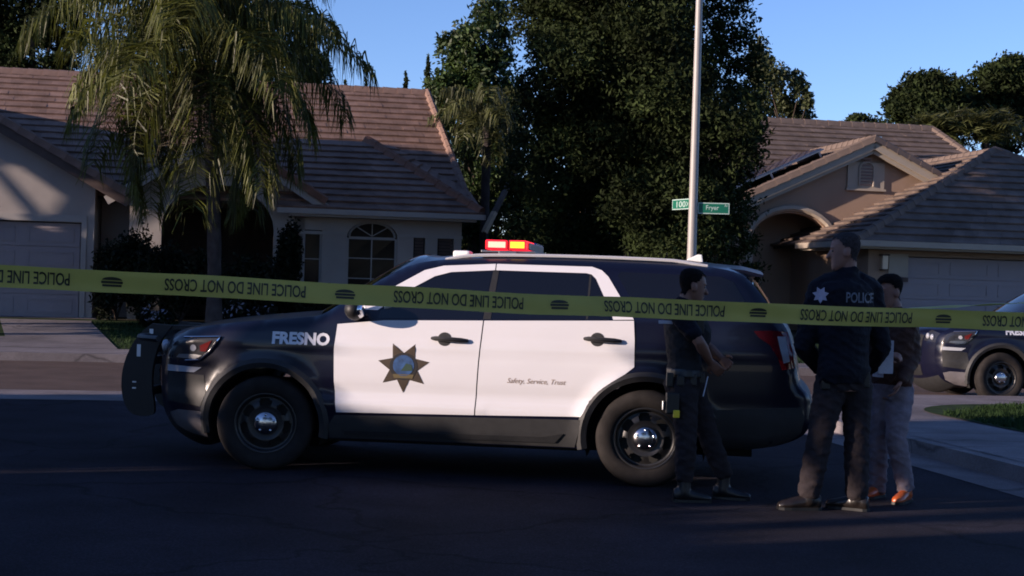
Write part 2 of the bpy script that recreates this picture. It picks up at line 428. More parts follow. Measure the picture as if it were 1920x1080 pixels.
def window(parent, x0, x1, y, z0, z1, frame, glass, arch=0.0, mull=2, rows=3, name='window'):
    f = MB(); t = 0.05
    f.box(x0 - t, y - 0.03, z0 - t, x0, y + 0.03, z1); f.box(x1, y - 0.03, z0 - t, x1 + t, y + 0.03, z1)
    f.box(x0, y - 0.03, z0 - t, x1, y + 0.03, z0); f.box(x0, y - 0.025, z1 - t * 0.6, x1, y + 0.025, z1 + t * 0.6)
    for k in range(1, mull): xk = x0 + (x1 - x0) * k / mull; f.box(xk - 0.014, y - 0.012, z0, xk + 0.014, y + 0.012, z1 - t * 0.6)
    for k in range(1, rows): zk = z0 + (z1 - z0) * k / rows; f.box(x0, y - 0.010, zk - 0.011, x1, y + 0.010, zk + 0.011)
    if arch > 0:
        cx, rx = (x0 + x1) / 2, (x1 - x0) / 2; pts = []
        for i in range(13):
            a = math.pi * i / 12
            pts.append((cx + rx * math.cos(a), y, z1 + t * 0.6 + arch * math.sin(a)))
        f.tube(pts, 0.03, 6)
        for a in (45, 90, 135):
            f.bar((cx, y, z1 + t), (cx + rx * math.cos(R(a)), y, z1 + t * 0.6 + arch * math.sin(R(a))), 0.022, 0.022)
    w = f.build(name, frame, parent)
    nx, nz = mull, rows
    for i in range(nx):
        for j in range(nz):
            xa, xb = x0 + (x1 - x0) * i / nx, x0 + (x1 - x0) * (i + 1) / nx; za, zb = z0 + (z1 - z0) * j / nz, z0 + (z1 - z0) * (j + 1) / nz
            ti = random.uniform(-0.004, 0.004)
            mesh('pane', [(xa + 0.012, y + 0.016 + ti, za + 0.012), (xb - 0.012, y + 0.016 - ti, za + 0.012), (xb - 0.012, y + 0.017, zb - 0.012), (xa + 0.012, y + 0.017, zb - 0.012)], [(0, 1, 2, 3)], glass, w)
    if arch > 0:
        cx, rx = (x0 + x1) / 2, (x1 - x0) / 2
        for q in range(4):
            pts = [(cx, y + 0.016, z1 + 0.03)] + [(cx + rx * math.cos(R(a)), y + 0.016, z1 + 0.03 + arch * math.sin(R(a))) for a in np.linspace(q * 45 + 2, q * 45 + 43, 5)]
            mesh('pane', pts, [tuple(range(len(pts)))], glass, w)
    return w


def arch_pts(cx, rx, zs, rz, n=14):
    return [(cx + rx * math.cos(math.pi * (1 - i / n)), zs + rz * math.sin(math.pi * (1 - i / n))) for i in range(n + 1)]


# ---- left house
LH = empty('left_house', at(172, 592, 32.7), YAW); LH.location.z = LOTZ
LH.name = 'stucco_house'
tag(LH, 'white stucco house with brown tiled roof, arched window and garage behind the palm', 'house')
H = LH
# garage block
gab = [(-6.6, -0.6), (-5.35, -0.6), (-5.35, 2.12), (-0.28, 2.12), (-0.28, -0.6), (0, -0.6), (0, 3.0), (-3.3, 4.75), (-6.6, 3.0)]
MB().prism(gab, 0.0, 0.22).build('wall', STUCCO_W, H)
MB().box(-0.2, 0.22, -0.6, 0.0, 6.0, 2.95).build('wall', STUCCO_W, H)
MB().box(-6.6, 0.22, -0.6, -6.4, 6.0, 2.95).build('wall', STUCCO_W, H)
garage_door(H, -5.33, -0.30, 0.10, -0.02, 2.10, DOORG)
MB().box(-5.45, -0.03, 2.13, -0.16, 0.0, 2.28).box(-5.47, -0.03, -0.05, -5.36, 0, 2.13).box(-0.27, -0.03, -0.05, -0.16, 0, 2.13).build('door_trim', TRIM_W, H)
roof_slope(H, (0.75, 6.2, 2.72), (0.75, -0.45, 2.72), (-3.3, -0.45, 4.98), (-3.3, 6.2, 4.98), TILE_L)
roof_slope(H, (-7.35, -0.45, 2.72), (-7.35, 6.2, 2.72), (-3.3, 6.2, 4.98), (-3.3, -0.45, 4.98), TILE_L)
fas = MB(); fas.bar((0.78, -0.48, 2.58), (-3.3, -0.48, 4.86), 0.05, 0.22); fas.bar((-3.3, -0.48, 4.86), (-7.38, -0.48, 2.58), 0.05, 0.22)
fas.build('fascia', SHUT, H)
MB().bar((0.80, -0.45, 2.60), (0.80, 6.0, 2.60), 0.09, 0.12).build('gutter', TRIM_W, H)
for sgn in (0, 1):
    a = (0.72, -0.46, 2.80) if not sgn else (-7.32, -0.46, 2.80)
    ridge_tiles(H, a, (-3.3, -0.46, 5.04), TILE_L, w=0.2, lift=0.03)
# main block
MB().box(0.02, 1.3, -0.6, 1.2, 1.5, 2.75).build('wall', STUCCO_W, H)
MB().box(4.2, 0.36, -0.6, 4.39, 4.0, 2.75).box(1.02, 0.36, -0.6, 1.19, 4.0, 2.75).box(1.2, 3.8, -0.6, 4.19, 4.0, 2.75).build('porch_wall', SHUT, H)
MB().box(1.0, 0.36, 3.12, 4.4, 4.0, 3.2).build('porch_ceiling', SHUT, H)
MB().box(8.08, 0.305, -0.6, 8.25, 11.0, 2.75).build('wall', STUCCO_W, H)
MB().prism([(-8, -0.6), (8.5, -0.6), (8.5, 2.7), (-8, 2.7)], 11.2, 11.4).build('wall', STUCCO_W, H)
MB().add([(8.25, 0.7, 2.752), (8.25, 11.0, 2.752), (7.9, 5.9, 5.95), (8.1, 0.7, 2.752), (8.1, 11.0, 2.752), (7.75, 5.9, 5.95)],
         [(0, 1, 2), (5, 4, 3), (0, 3, 4, 1), (1, 4, 5, 2), (2, 5, 3, 0)]).build('gable_wall', STUCCO_W, H)
roof_slope(H, (-8.5, 0.5, 2.78), (8.5, 0.5, 2.78), (8.0, 5.9, 6.12), (-8.5, 5.9, 6.12), TILE_L)
roof_slope(H, (8.5, 11.3, 2.78), (-8.5, 11.3, 2.78), (-8.5, 5.9, 6.12), (8.0, 5.9, 6.12), TILE_L)
ridge_tiles(H, (-8.5, 5.9, 6.16), (8.0, 5.9, 6.16), TILE_L, lift=0.03)
ridge_tiles(H, (8.53, 0.5, 2.86), (8.03, 5.9, 6.20), TILE_L, w=0.2, lift=0.02)
fas = MB(); fas.bar((8.57, 0.45, 2.68), (8.07, 5.9, 6.04), 0.05, 0.2); fas.bar((8.07, 5.9, 6.04), (8.57, 11.3, 2.68), 0.05, 0.2); fas.build('fascia', TRIM_W, H)
# entry with its own gable and arch
arch = arch_pts(2.7, 1.25, 2.1, 1.0)
MB().prism([(0.75, -0.6), (1.45, -0.6)] + arch + [(3.95, -0.6), (4.65, -0.6), (4.65, 2.85), (2.7, 4.0), (0.75, 2.85)], 0.1, 0.35).build('entry_wall', STUCCO_W, H)
roof_slope(H, (5.1, 4.2, 2.72), (5.1, -0.3, 2.72), (2.7, -0.3, 4.22), (2.7, 4.2, 4.22), TILE_L)
roof_slope(H, (0.3, -0.3, 2.72), (0.3, 4.2, 2.72), (2.7, 4.2, 4.22), (2.7, -0.3, 4.22), TILE_L)
MB().bar((5.13, -0.34, 2.62), (2.7, -0.34, 4.12), 0.05, 0.2).bar((2.7, -0.34, 4.12), (0.27, -0.34, 2.62), 0.05, 0.2).build('fascia', TRIM_W, H)
ridge_tiles(H, (5.08, -0.32, 2.80), (2.7, -0.32, 4.28), HIPT, w=0.2, lift=0.03)
MB().box(2.2, 3.7, -0.05, 3.2, 3.79, 2.15).build('front_door', SHUT, H)
# right wing with hipped roof
ww, wy = (4.4, 8.5), 0.1
win = (5.62, 6.78, 0.55, 2.0)
MB().box(4.4, wy, -0.6, 4.62, wy + 0.2, 2.72).box(5.05, wy, -0.6, 5.62, wy + 0.2, 2.72).box(4.62, wy, 2.15, 5.05, wy + 0.2, 2.72).box(4.62, wy, -0.6, 5.05, wy + 0.2, 0.2)\
    .box(5.62, wy, -0.6, 6.78, wy + 0.2, 0.55).box(6.78, wy, -0.6, 7.16, wy + 0.2, 2.72).box(7.16, wy, -0.6, 7.43, wy + 0.2, 0.5).box(7.16, wy, 2.1, 7.43, wy + 0.2, 2.72)\
    .box(7.43, wy, -0.6, 7.72, wy + 0.2, 2.72).box(7.72, wy, -0.6, 8.10, wy + 0.2, 0.5).box(7.72, wy, 2.1, 8.10, wy + 0.2, 2.72).box(8.10, wy, -0.6, 8.28, wy + 0.2, 2.72).build('wing_wall', STUCCO_W, H)
a2 = arch_pts(6.2, 0.58, 2.03, 0.36)
MB().prism([(5.62, 2.03)] + a2[1:-1] + [(6.78, 2.03), (6.78, 2.72), (5.62, 2.72)], wy + 0.001, wy + 0.2).build('wing_wall', STUCCO_W, H)
for _a, _b in ((4.4, 5.58), (6.82, 8.3)): MB().box(_a, wy - 0.03, 2.05, _b, wy - 0.001, 2.12).build('band_course', TRIM_W, H)
window(H, win[0] + 0.05, win[1] - 0.05, wy + 0.10, win[2] + 0.05, win[3], TRIM_W, GLASS_H, arch=0.34, mull=2, rows=3)
window(H, 4.67, 5.0, wy + 0.10, 0.25, 2.10, TRIM_W, GLASS_H, mull=1, rows=3)
for xa, xb in ((7.19, 7.40), (7.75, 8.07)):
    mb = MB()
    for k in range(20): mb.box(xa, wy + 0.06, 0.54 + k * 0.076, xb, wy + 0.10, 0.54 + k * 0.076 + 0.062)
    sh = mb.build('shutter', SHUT, H)
MB().box(4.42, wy + 0.3, -0.5, 8.07, wy + 0.36, 2.6).build('interior_curtain', DARKIN, H)
roof_slope(H, (4.0, -0.42, 2.62), (8.65, -0.42, 2.62), (6.2, 2.6, 4.45), (4.0, 2.6, 4.45), TILE_L)
roof_slope(H, (8.65, -0.42, 2.62), (8.55, 1.2, 3.20), (6.8, 2.7, 4.38), (6.2, 2.6, 4.45), TILE_L)
ridge_tiles(H, (8.65, -0.42, 2.72), (6.2, 2.6, 4.55), HIPT, w=0.22, lift=0.0)
MB().bar((4.0, -0.47, 2.55), (8.70, -0.47, 2.55), 0.10, 0.12).bar((8.71, -0.47, 2.55), (8.71, 0.6, 2.62), 0.08, 0.12).build('gutter', TRIM_W, H)
MB().box(4.3, -0.40, 2.44, 8.55, 0.09, 2.50).build('soffit', TRIM_W, H)
MB().box(-6.0, 4.2, -0.4, 8.2, 10.8, 2.4).build('inside_core', DARKIN, H)

# ---- left house driveway and front lawn
dl = to_st(LH.location)
drv = [(dl[0] - 6.6, 26.702), (dl[0] + 1.2, 26.702), (dl[0] + 0.15, dl[1] - 1.6), (dl[0] + 0.1, dl[1]), (dl[0] - 6.6, dl[1])]
zt = lambda t: 0.13 + (LOTZ - 0.13) * min(1, max(0, (t - 26.7) / 6.3))
tag(sheet('driveway', drv, [zt(t) + 0.012 for s, t in drv], CONC), kind='structure')
grass('front_lawn_grass', [(dl[0] + 1.25, 26.75), (dl[0] + 14, 26.75), (dl[0] + 14, 32.2), (dl[0] + 0.2, 32.2)], zt, 12000, 'dark strip of front lawn beside the left driveway', 0.06)

# ---- right house
RH = empty('gabled_house', at(1622, 690, 35.5), YAW); RH.location.z = LOTZ - 0.05
tag(RH, 'tan stucco house with grey tiled roofs, front gable and arched porch', 'house')
H = RH
MB().prism([(0, -0.6), (0.75, -0.6), (0.75, 2.05), (5.9, 2.05), (5.9, -0.6), (9.8, -0.6), (9.8, 2.42), (0, 2.42)], 0.0, 0.22).build('wall', STUCCO_T, H)
garage_door(H, 0.77, 5.88, 0.12, 0.0, 2.03, DOORG)
MB().box(0, 0.22, -0.6, 0.22, 7.0, 2.42).build('side_wall', STUCCO_T, H)
MB().box(9.58, 0.22, -0.6, 9.8, 9.0, 2.42).build('side_wall', STUCCO_T, H)
AP, EX0, EX1, EY, EZ = (4.9, 3.2, 5.05), -0.55, 10.35, -0.6, 2.36
roof_slope(H, (EX0, EY, EZ), (EX1, EY, EZ), AP, AP, TILE_R)
roof_slope(H, (EX0, 8.2, EZ), (EX0, EY, EZ), AP, (4.9, 8.2, 5.05), TILE_R)
roof_slope(H, (EX1, EY, EZ), (EX1, 8.2, EZ), (4.9, 8.2, 5.05), AP, TILE_R)
ridge_tiles(H, (EX0, EY, EZ + 0.06), (AP[0], AP[1], AP[2] + 0.04), TILE_R, w=0.24)
ridge_tiles(H, (EX1, EY, EZ + 0.06), (AP[0], AP[1], AP[2] + 0.04), TILE_R, w=0.24)
ridge_tiles(H, AP, (4.9, 8.2, 5.05), TILE_R)
MB().bar((EX0 - 0.05, EY - 0.05, EZ - 0.05), (EX1, EY - 0.05, EZ - 0.05), 0.11, 0.14).bar((EX0 - 0.05, EY + 0.011, EZ - 0.05), (EX0 - 0.05, 3.2, EZ - 0.05), 0.11, 0.14).build('gutter', TRIM_T, H)
MB().box(EX0 + 0.03, EY + 0.02, EZ - 0.17, EX1, -0.002, EZ - 0.11).box(EX0 + 0.03, 0.0, EZ - 0.17, -0.002, 3.2, EZ - 0.11).build('soffit', TRIM_T, H)
# front gable
gy, pk, hw, sl = 3.6, (1.5, 5.2), 3.9, 0.47
gp = [(pk[0] - hw, -0.6), (-1.75, -0.6)] + arch_pts(-0.62, 1.13, 2.35, 0.85) + [(0.51, -0.6), (pk[0] + 2.6, -0.6), (pk[0] + 2.6, pk[1] - 2.6 * sl - 0.12), (pk[0], pk[1] - 0.12), (pk[0] - hw, pk[1] - hw * sl - 0.12)]
MB().prism(gp, gy, gy + 0.25).build('gable_wall', STUCCO_T, H)
trim = MB()
ap = arch_pts(-0.62, 1.24, 2.35, 0.98)
trim.tube([(x, gy - 0.05, z) for x, z in ap], 0.09, 6); trim.build('arch_trim', TRIM_T, H)
for _x in (-1.9, 0.48): MB().box(_x, gy - 0.16, -0.5, _x + 0.18, gy - 0.001, 2.3).build('porch_pilaster', TRIM_T, H)
oy = gy - 0.32
LX, RX = pk[0] - hw - 0.5, pk[0] + 3.3
roof_slope(H, (LX, 11, pk[1] - (hw + .5) * sl), (LX, oy, pk[1] - (hw + .5) * sl), (pk[0], oy, pk[1]), (pk[0], 11, pk[1]), TILE_R)
roof_slope(H, (RX, oy, pk[1] - 3.3 * sl), (RX, 11, pk[1] - 3.3 * sl), (pk[0], 11, pk[1]), (pk[0], oy, pk[1]), TILE_R)
MB().bar((LX, oy - 0.03, pk[1] - (hw + .5) * sl - 0.12), (pk[0], oy - 0.03, pk[1] - 0.12), 0.06, 0.24).bar((pk[0], oy - 0.03, pk[1] - 0.12), (RX, oy - 0.03, pk[1] - 3.3 * sl - 0.12), 0.06, 0.24).build('fascia', TRIM_T, H)
MB().bar((LX, oy + 0.06, pk[1] - (hw + .5) * sl - 0.30), (pk[0], oy + 0.06, pk[1] - 0.30), 0.08, 0.10).bar((pk[0], oy + 0.06, pk[1] - 0.30), (RX, oy + 0.06, pk[1] - 3.3 * sl - 0.30), 0.08, 0.10).build('barge_moulding', TRIM_T, H)
ridge_tiles(H, (LX, oy - 0.02, pk[1] - (hw + .5) * sl + 0.04), (pk[0], oy - 0.02, pk[1] + 0.04), TILE_R, w=0.2, lift=0.03)
ridge_tiles(H, (pk[0], oy - 0.02, pk[1] + 0.04), (RX, oy - 0.02, pk[1] - 3.3 * sl + 0.04), TILE_R, w=0.2, lift=0.03)
ridge_tiles(H, (pk[0], oy, pk[1] + 0.04), (pk[0], 9.0, pk[1] + 0.04), TILE_R)
# attic vent with louvres
vx, vz = 1.42, 4.28
v = MB().box(vx - 0.52, gy - 0.05, vz - 0.36, vx + 0.52, gy - 0.001, vz + 0.34).build('attic_vent', TRIM_T, H)
mb = MB()
for k in range(9):
    z = vz - 0.28 + k * 0.085; half = 0.17 if z < vz + 0.22 else 0.12
    mb.add([(vx - half, gy - 0.052, z), (vx + half, gy - 0.052, z), (vx + half, gy - 0.11, z + 0.05), (vx - half, gy - 0.11, z + 0.05)], [(0, 1, 2, 3)])
mb.build('louvre', DOORG, v)
MB().tube([(vx + x, gy - 0.07, vz + z) for x, z in [(-0.2, -0.3)] + [(0.2 * math.cos(math.pi * (1 - i / 8)), 0.2 + 0.14 * math.sin(math.pi * (1 - i / 8))) for i in range(9)] + [(0.2, -0.3)]], 0.025, 6).build('vent_frame', TRIM_T, v)
MB().box(vx - 0.56, gy - 0.09, vz - 0.42, vx + 0.56, gy - 0.001, vz - 0.362).build('vent_sill', TRIM_T, v)
# porch inside
MB().box(-2.3, gy + 2.2, -0.5, 1.2, gy + 2.3, 3.2).build('porch_back_wall', STUCCO_T, H)
MB().box(-0.9, gy + 2.12, -0.4, 0.1, gy + 2.199, 1.9).build('front_door', SHUT, H)
MB().box(-2.4, gy + 0.3, 3.25, 1.3, gy + 2.3, 3.35).build('porch_ceiling', TRIM_T, H)
MB().box(0.52, gy + 0.26, -0.5, 0.7, gy + 2.19, 3.2).build('porch_side_wall', STUCCO_T, H)
# rear main roof
roof_slope(H, (-5.0, 4.6, 3.5), (7.4, 4.6, 3.5), (6.1, 9.4, 6.28), (-5.0, 9.4, 6.28), TILE_R)
roof_slope(H, (7.4, 4.6, 3.5), (7.4, 14.2, 3.5), (6.1, 9.4, 6.28), (6.1, 9.4, 6.28), TILE_R)
roof_slope(H, (7.4, 14.2, 3.5), (-5.0, 14.2, 3.5), (-5.0, 9.4, 6.28), (6.1, 9.4, 6.28), TILE_R)
ridge_tiles(H, (-5.0, 9.4, 6.32), (6.1, 9.4, 6.32), TILE_R)
ridge_tiles(H, (7.4, 4.6, 3.56), (6.1, 9.4, 6.32), TILE_R)
MB().box(-4.8, 5.2, -0.6, 7.0, 13.8, 3.45).build('inside_core', STUCCO_T, H)
MB().tube([(3.4, 7.2, 5.0), (3.4, 7.2, 5.75)], 0.05, 8).build('vent_pipe', DULLMET, H)
# lantern, number plate and its box on the garage pier
l = MB().box(0.30, -0.16, 1.72, 0.44, -0.02, 2.04).build('wall_lantern', mat('lantern_glass', (0.5, 0.42, 0.33), 0.15, spec=0.6), H)
MB().box(0.27, -0.19, 2.045, 0.47, -0.001, 2.08).build('lantern_cap', SHUT, l); MB().box(0.29, -0.17, 1.69, 0.45, -0.001, 1.716).build('lantern_base', SHUT, l)
pl = MB().box(0.52, -0.03, 1.55, 1.02, -0.001, 2.10).build('number_board', TRIM_T, H)
MB().box(0.56, -0.05, 1.42, 1.02, -0.001, 1.53).build('number_board_ledge', SHUT, H)
# solar panel on the left slope of the gable
SP = empty('solar_panel', RH.matrix_basis @ Vector((-0.9, 5.2, pk[1] - 2.4 * sl + 0.12)), YAW)
tag(SP, 'dark blue solar panel lying on the gable roof of the tan house', 'solar panel')
ang = math.atan(sl)
SOL = mat('solar_cell', (0.020, 0.026, 0.085), 0.25, spec=0.6, coat=1.0)
def slope_box(x0, x1, y0, y1, h0, h1):
    c, s_ = math.cos(ang), math.sin(ang)
    P = []
    for z in (h0, h1):
        for x, y in ((x0, y0), (x1, y0), (x1, y1), (x0, y1)): P.append((x * c - z * s_, y, x * s_ + z * c))
    return MB().add(P, [(0, 3, 2, 1), (4, 5, 6, 7), (0, 1, 5, 4), (1, 2, 6, 5), (2, 3, 7, 6), (3, 0, 4, 7)])
for i in range(3):
    for j in range(2):
        slope_box(-1.55 + i * 1.04, -0.53 + i * 1.04, -0.9 + j * 0.92, 0.0 + j * 0.92, 0.16, 0.195).build('module', SOL, SP)
slope_box(-1.6, 1.6, -0.95, 0.98, 0.12, 0.155).build('rail_frame', DULLMET, SP)
for x in (-1.5, 0, 1.5):
    slope_box(x - 0.03, x + 0.03, -0.8, 0.9, -0.10, 0.119).build('bracket', DULLMET, SP)

# ------------------------------------------------------------------ trees
def leaf_quads(C, size, flat=0.0):
    n = len(C); a = RNG.normal(size=(n, 3)); a[:, 2] *= (1 - flat); a /= np.linalg.norm(a, axis=1)[:, None]
    b = RNG.normal(size=(n, 3)); b -= a * (a * b).sum(1)[:, None]; b /= np.linalg.norm(b, axis=1)[:, None]
    s = size * (0.6 + 0.8 * RNG.random((n, 1)))
    V = np.stack([C - a * s, C + b * s * 0.45, C + a * s, C - b * s * 0.45], axis=1)
    return V


def crown_points(clumps, n, spread=0.30, tufts=26):
    """leaves gathered in tufts over the surface of each clump"""
    vol = np.array([r[0] * r[2] for _, r in clumps]); vol = vol / vol.sum(); out = []
    for (c, r), w in zip(clumps, vol):
        k = max(40, int(n * w)); c = np.array(c); r = np.array(r)
        d = RNG.normal(size=(tufts, 3)); d /= np.linalg.norm(d, axis=1)[:, None]
        tc = d * (0.55 + 0.45 * RNG.random((tufts, 1)) ** 0.5)
        i = RNG.integers(0, tufts, k)
        p = tc[i] + np.clip(RNG.normal(size=(k, 3)), -1.5, 1.5) * spread * (0.4 + 0.7 * RNG.random((k, 1)))
        out.append(c + p * r)
    return np.concatenate(out)


def tree(name, base, height, clumps, n, size, leaf, label, cat='tree', group=None, tr=0.18, limbs=True):
    base = Vector(base); o = empty(name, base)
    top = Vector(np.mean([c for c, r in clumps], axis=0)); top = Vector((top.x, top.y, base.z + height * 0.86))
    mb = MB(); k = 7
    pts = [base.lerp(top, i / k) + Vector((random.uniform(-.06, .06), random.uniform(-.06, .06), 0)) * (i > 0) - base for i in range(k + 1)]
    mb.tube(pts, [tr * (1.25 if i == 0 else 1) * (1 - 0.85 * i / k) + 0.012 for i in range(k + 1)], 8)
    if limbs:
        for c, r in clumps:
            c = Vector(c) - base
            f = min(0.95, max(0.18, (c.z - r[2] * 0.6) / height * 0.9)); s = pts[min(k, int(f * k))]
            mid = s.lerp(c, 0.5) + Vector((0, 0, 0.1)); rr = tr * 0.4 * (1 - 0.6 * f)
            mb.tube([s, mid, c], [rr + 0.012, rr * 0.6 + 0.01, 0.012], 5)
    mb.build('trunk', BARK, o, smooth=True)
    P = crown_points(clumps, n) - np.array(base)
    fastmesh('crown', leaf_quads(P, size), 4, LEAF[leaf] if isinstance(leaf, str) else leaf, o)
    tag(o, label, cat, group)
    return o


def px_clumps(Y, items, depth=None):
    """items: (u, v, radius u px, radius v px) at depth Y"""
    out = []; s = Y / F
    for it in items:
        u, v, ru, rv = it[:4]; dy = it[4] if len(it) > 4 else random.uniform(-0.5, 0.5)
        p = at(u, v, Y + dy); out.append((tuple(p), (ru * s, (depth or (ru + rv) / 2 * s), rv * s)))
    return out


def ground_at(u, Y):
    p = at(u, 700, Y); t = to_st(p)[1]
    return Vector((p.x, p.y, zt(t) if t > 26.7 else 0.0))


# big dark evergreen in the middle
Yb = 31.5; items = []
for k in range(120):
    v = -330 + 800 * (k / 119) + random.uniform(-25, 25)
    half = 245 if v < 60 else (235 if v < 350 else 225)
    half *= 0.55 if v < -250 else (0.8 if v < -150 else 1)
    u = 1190 + random.uniform(-1, 1) * (half - 70)
    items.append((u, v, random.uniform(55, 88), random.uniform(42, 66), random.uniform(-2.6, 2.4)))
for v in range(-120, 500, 50):
    items.append((1012 + random.uniform(-25, 25), v, 45, 36, random.uniform(-1.4, .2))); items.append((1372 + random.uniform(-20, 20), v + 20, 45, 36, random.uniform(-1, .6)))
tree('evergreen_tree', ground_at(1190, Yb), 10.5, px_clumps(Yb, items), 300000, 0.054, 'dark', 'huge dense dark evergreen tree standing behind the light pole', tr=0.30, limbs=False)
# others behind
Y = 45; tree('broadleaf_tree', ground_at(885, Y), 8.6, px_clumps(Y, [(905, 75, 55, 48), (850, 90, 26, 30), (880, 140, 50, 45), (925, 160, 50, 60), (840, 165, 38, 40), (870, 215, 60, 50), (930, 240, 55, 55), (825, 175, 22, 26), (905, 300, 60, 55), (920, 20, 34, 26), (890, 390, 55, 60)]), 30000, 0.085, 'mid',
     'rounded green tree rising left of the big evergreen, behind the roof end', tr=0.22)
Y = 46; tree('airy_tree', ground_at(1465, Y), 7.4, px_clumps(Y, [(1440, 150, 30, 45), (1470, 170, 26, 40), (1500, 165, 14, 22), (1515, 185, 12, 18), (1455, 210, 45, 35), (1500, 215, 25, 22), (1425, 120, 26, 40), (1495, 145, 9, 14)]), 7000, 0.075, 'olive',
     'sparse airy tree peeping out right of the big evergreen', tr=0.12)
Y = 58; tree('far_round_tree', ground_at(1740, Y), 8.5, px_clumps(Y, [(1745, 185, 58, 42), (1700, 200, 34, 30), (1785, 200, 36, 30), (1750, 155, 26, 18), (1740, 225, 70, 30)]), 24000, 0.10, 'dark',
     'dark domed tree behind the tan house, left of the taller one', tr=0.25)
Y = 60; tree('far_tall_tree', ground_at(1885, Y), 10.0, px_clumps(Y, [(1880, 150, 40, 40), (1840, 165, 32, 30), (1890, 190, 60, 45), (1920, 140, 34, 30), (1850, 215, 50, 35), (1900, 245, 60, 40), (1895, 122, 22, 16), (1945, 190, 50, 60)]), 26000, 0.10, 'dark',
     'tallest dark tree at the right edge behind the tan house', tr=0.28)
Y = 66; tree('far_low_tree', ground_at(1612, Y), 6.6, px_clumps(Y, [(1612, 228, 20, 14), (1590, 238, 22, 12), (1640, 238, 26, 12), (1620, 252, 50, 20)]), 6000, 0.09, 'dark',
     'low distant treetop above the ridge of the tan house', tr=0.15)
Y = 50; tree('pine_tree', ground_at(58, Y), 12, px_clumps(Y, [(40, 30, 60, 30), (110, 20, 50, 34), (20, 75, 45, 26), (95, 70, 34, 24), (70, 115, 70, 20), (-20, 40, 50, 60), (140, 60, 22, 40), (60, -40, 90, 50), (15, 118, 50, 18)]), 26000, 0.085, 'dark',
     'dark pine behind the left roof at the top left corner', tr=0.3)
Y = 52; tree('backdrop_tree', ground_at(560, Y), 10, px_clumps(Y, [(520, 60, 60, 50), (580, 110, 40, 40), (540, 140, 60, 40), (600, 150, 26, 30), (460, 90, 60, 60), (300, 60, 60, 50), (380, 20, 80, 50), (230, 110, 50, 40)]), 26000, 0.085, 'dark',
     'dark tree behind the roof ridge, half hidden by the drooping palm', tr=0.26)
Y = 47; tree('hedge_tree', ground_at(920, Y), 5.5, px_clumps(Y, [(920, 430, 60, 70), (990, 400, 60, 80), (880, 480, 60, 60), (960, 500, 70, 60), (930, 340, 40, 50)]), 18000, 0.09, 'dark',
     'dark foliage filling the gap between the left house and the evergreen', tr=0.15)
Y = 44; tree('porch_side_tree', ground_at(1400, Y), 4.5, px_clumps(Y, [(1400, 440, 60, 60), (1350, 480, 60, 60), (1420, 500, 40, 60), (1300, 470, 70, 70), (1200, 470, 80, 70), (1100, 470, 80, 70)]), 16000, 0.09, 'dark',
     'dark bushes behind the police car roof below the evergreen', cat='bush', tr=0.12)
# slim far conifers, only their tips show
for (u, vt, w, lab) in ((761, 138, 11, 'slim conifer tip standing alone over the left roof ridge'), (688, 152, 8, 'smallest of the conifer tips, next to the palm frond'), (803, 105, 12, 'conifer spire nearest the rounded green tree'), (648, 150, 9, 'conifer tip showing through the hanging palm frond'), (822, 130, 12, 'bushy conifer spire right beside the roof end')):
    Y = 70 + random.uniform(-3, 3); its = []
    for k in range(12):
        f = k / 11; its.append((u + random.uniform(-2, 2), vt + 8 + f * 130, 2 + (w - 2) * f ** 0.8, 9))
    tree('conifer', ground_at(u, Y), (at(u, vt, Y).z - 0.4) * 1.12, px_clumps(Y, its), 2600, 0.09, 'dark', lab, group='slim conifers behind the left roof', tr=0.1, limbs=False)


# ------------------------------------------------------------------ palms
def frond_mesh(L, e0, droop, nl, ll, hang, width=0.020, seed=0):
    rg = np.random.default_rng(seed); V = []
    n = 22; pts = []; p = np.zeros(3); ang = e0
    for i in range(n + 1):
        pts.append(p.copy()); f = i / n
        a = e0 - droop * f ** 1.3
        p = p + np.array([math.cos(a), 0, math.sin(a)]) * L / n
    pts = np.array(pts)
    for i in range(n):                                   # rachis
        r0, r1 = 0.022 * (1 - i / n) + 0.004, 0.022 * (1 - (i + 1) / n) + 0.004
        for up in (0, 1):
            o0 = np.array([0, r0, 0]) if up else np.array([0, 0, r0]); o1 = np.array([0, r1, 0]) if up else np.array([0, 0, r1])
            V.append([pts[i] - o0, pts[i] + o0, pts[i + 1] + o1, pts[i + 1] - o1])
    for k in range(nl):
        f = 0.14 + 0.86 * (k + rg.random()) / nl; i = min(n - 1, int(f * n)); q = pts[i] + (pts[i + 1] - pts[i]) * (f * n - i)
        d = (pts[i + 1] - pts[i]); d /= np.linalg.norm(d)
        for s in (-1, 1):
            l = ll * (0.55 + 0.45 * math.sin(math.pi * min(1, f * 1.02))) * (0.75 + 0.4 * rg.random())
            d0 = d * 0.45 + np.array([0, s, 0]) * (0.85 + 0.3 * rg.random()) + np.array([0, 0, 0.35 * rg.normal()])
            d0 /= np.linalg.norm(d0)
            d1 = d0 * (1 - hang) + np.array([0, 0, -1.0]) * hang + rg.normal(size=3) * 0.10; d1 /= np.linalg.norm(d1)
            m_ = q + d0 * l * 0.40; e_ = m_ + d1 * l * 0.62
            wv = np.cross(d0, [0, 0, 1.0]) + rg.normal(size=3) * 0.5; wv /= np.linalg.norm(wv) + 1e-6; w = width * (0.7 + 0.6 * rg.random())
            V.append([q - wv * w * 0.5, q + wv * w * 0.5, m_ + wv * w, m_ - wv * w]); V.append([m_ - wv * w, m_ + wv * w, e_ + wv * w * 0.2, e_ - wv * w * 0.2])
    return np.array(V)


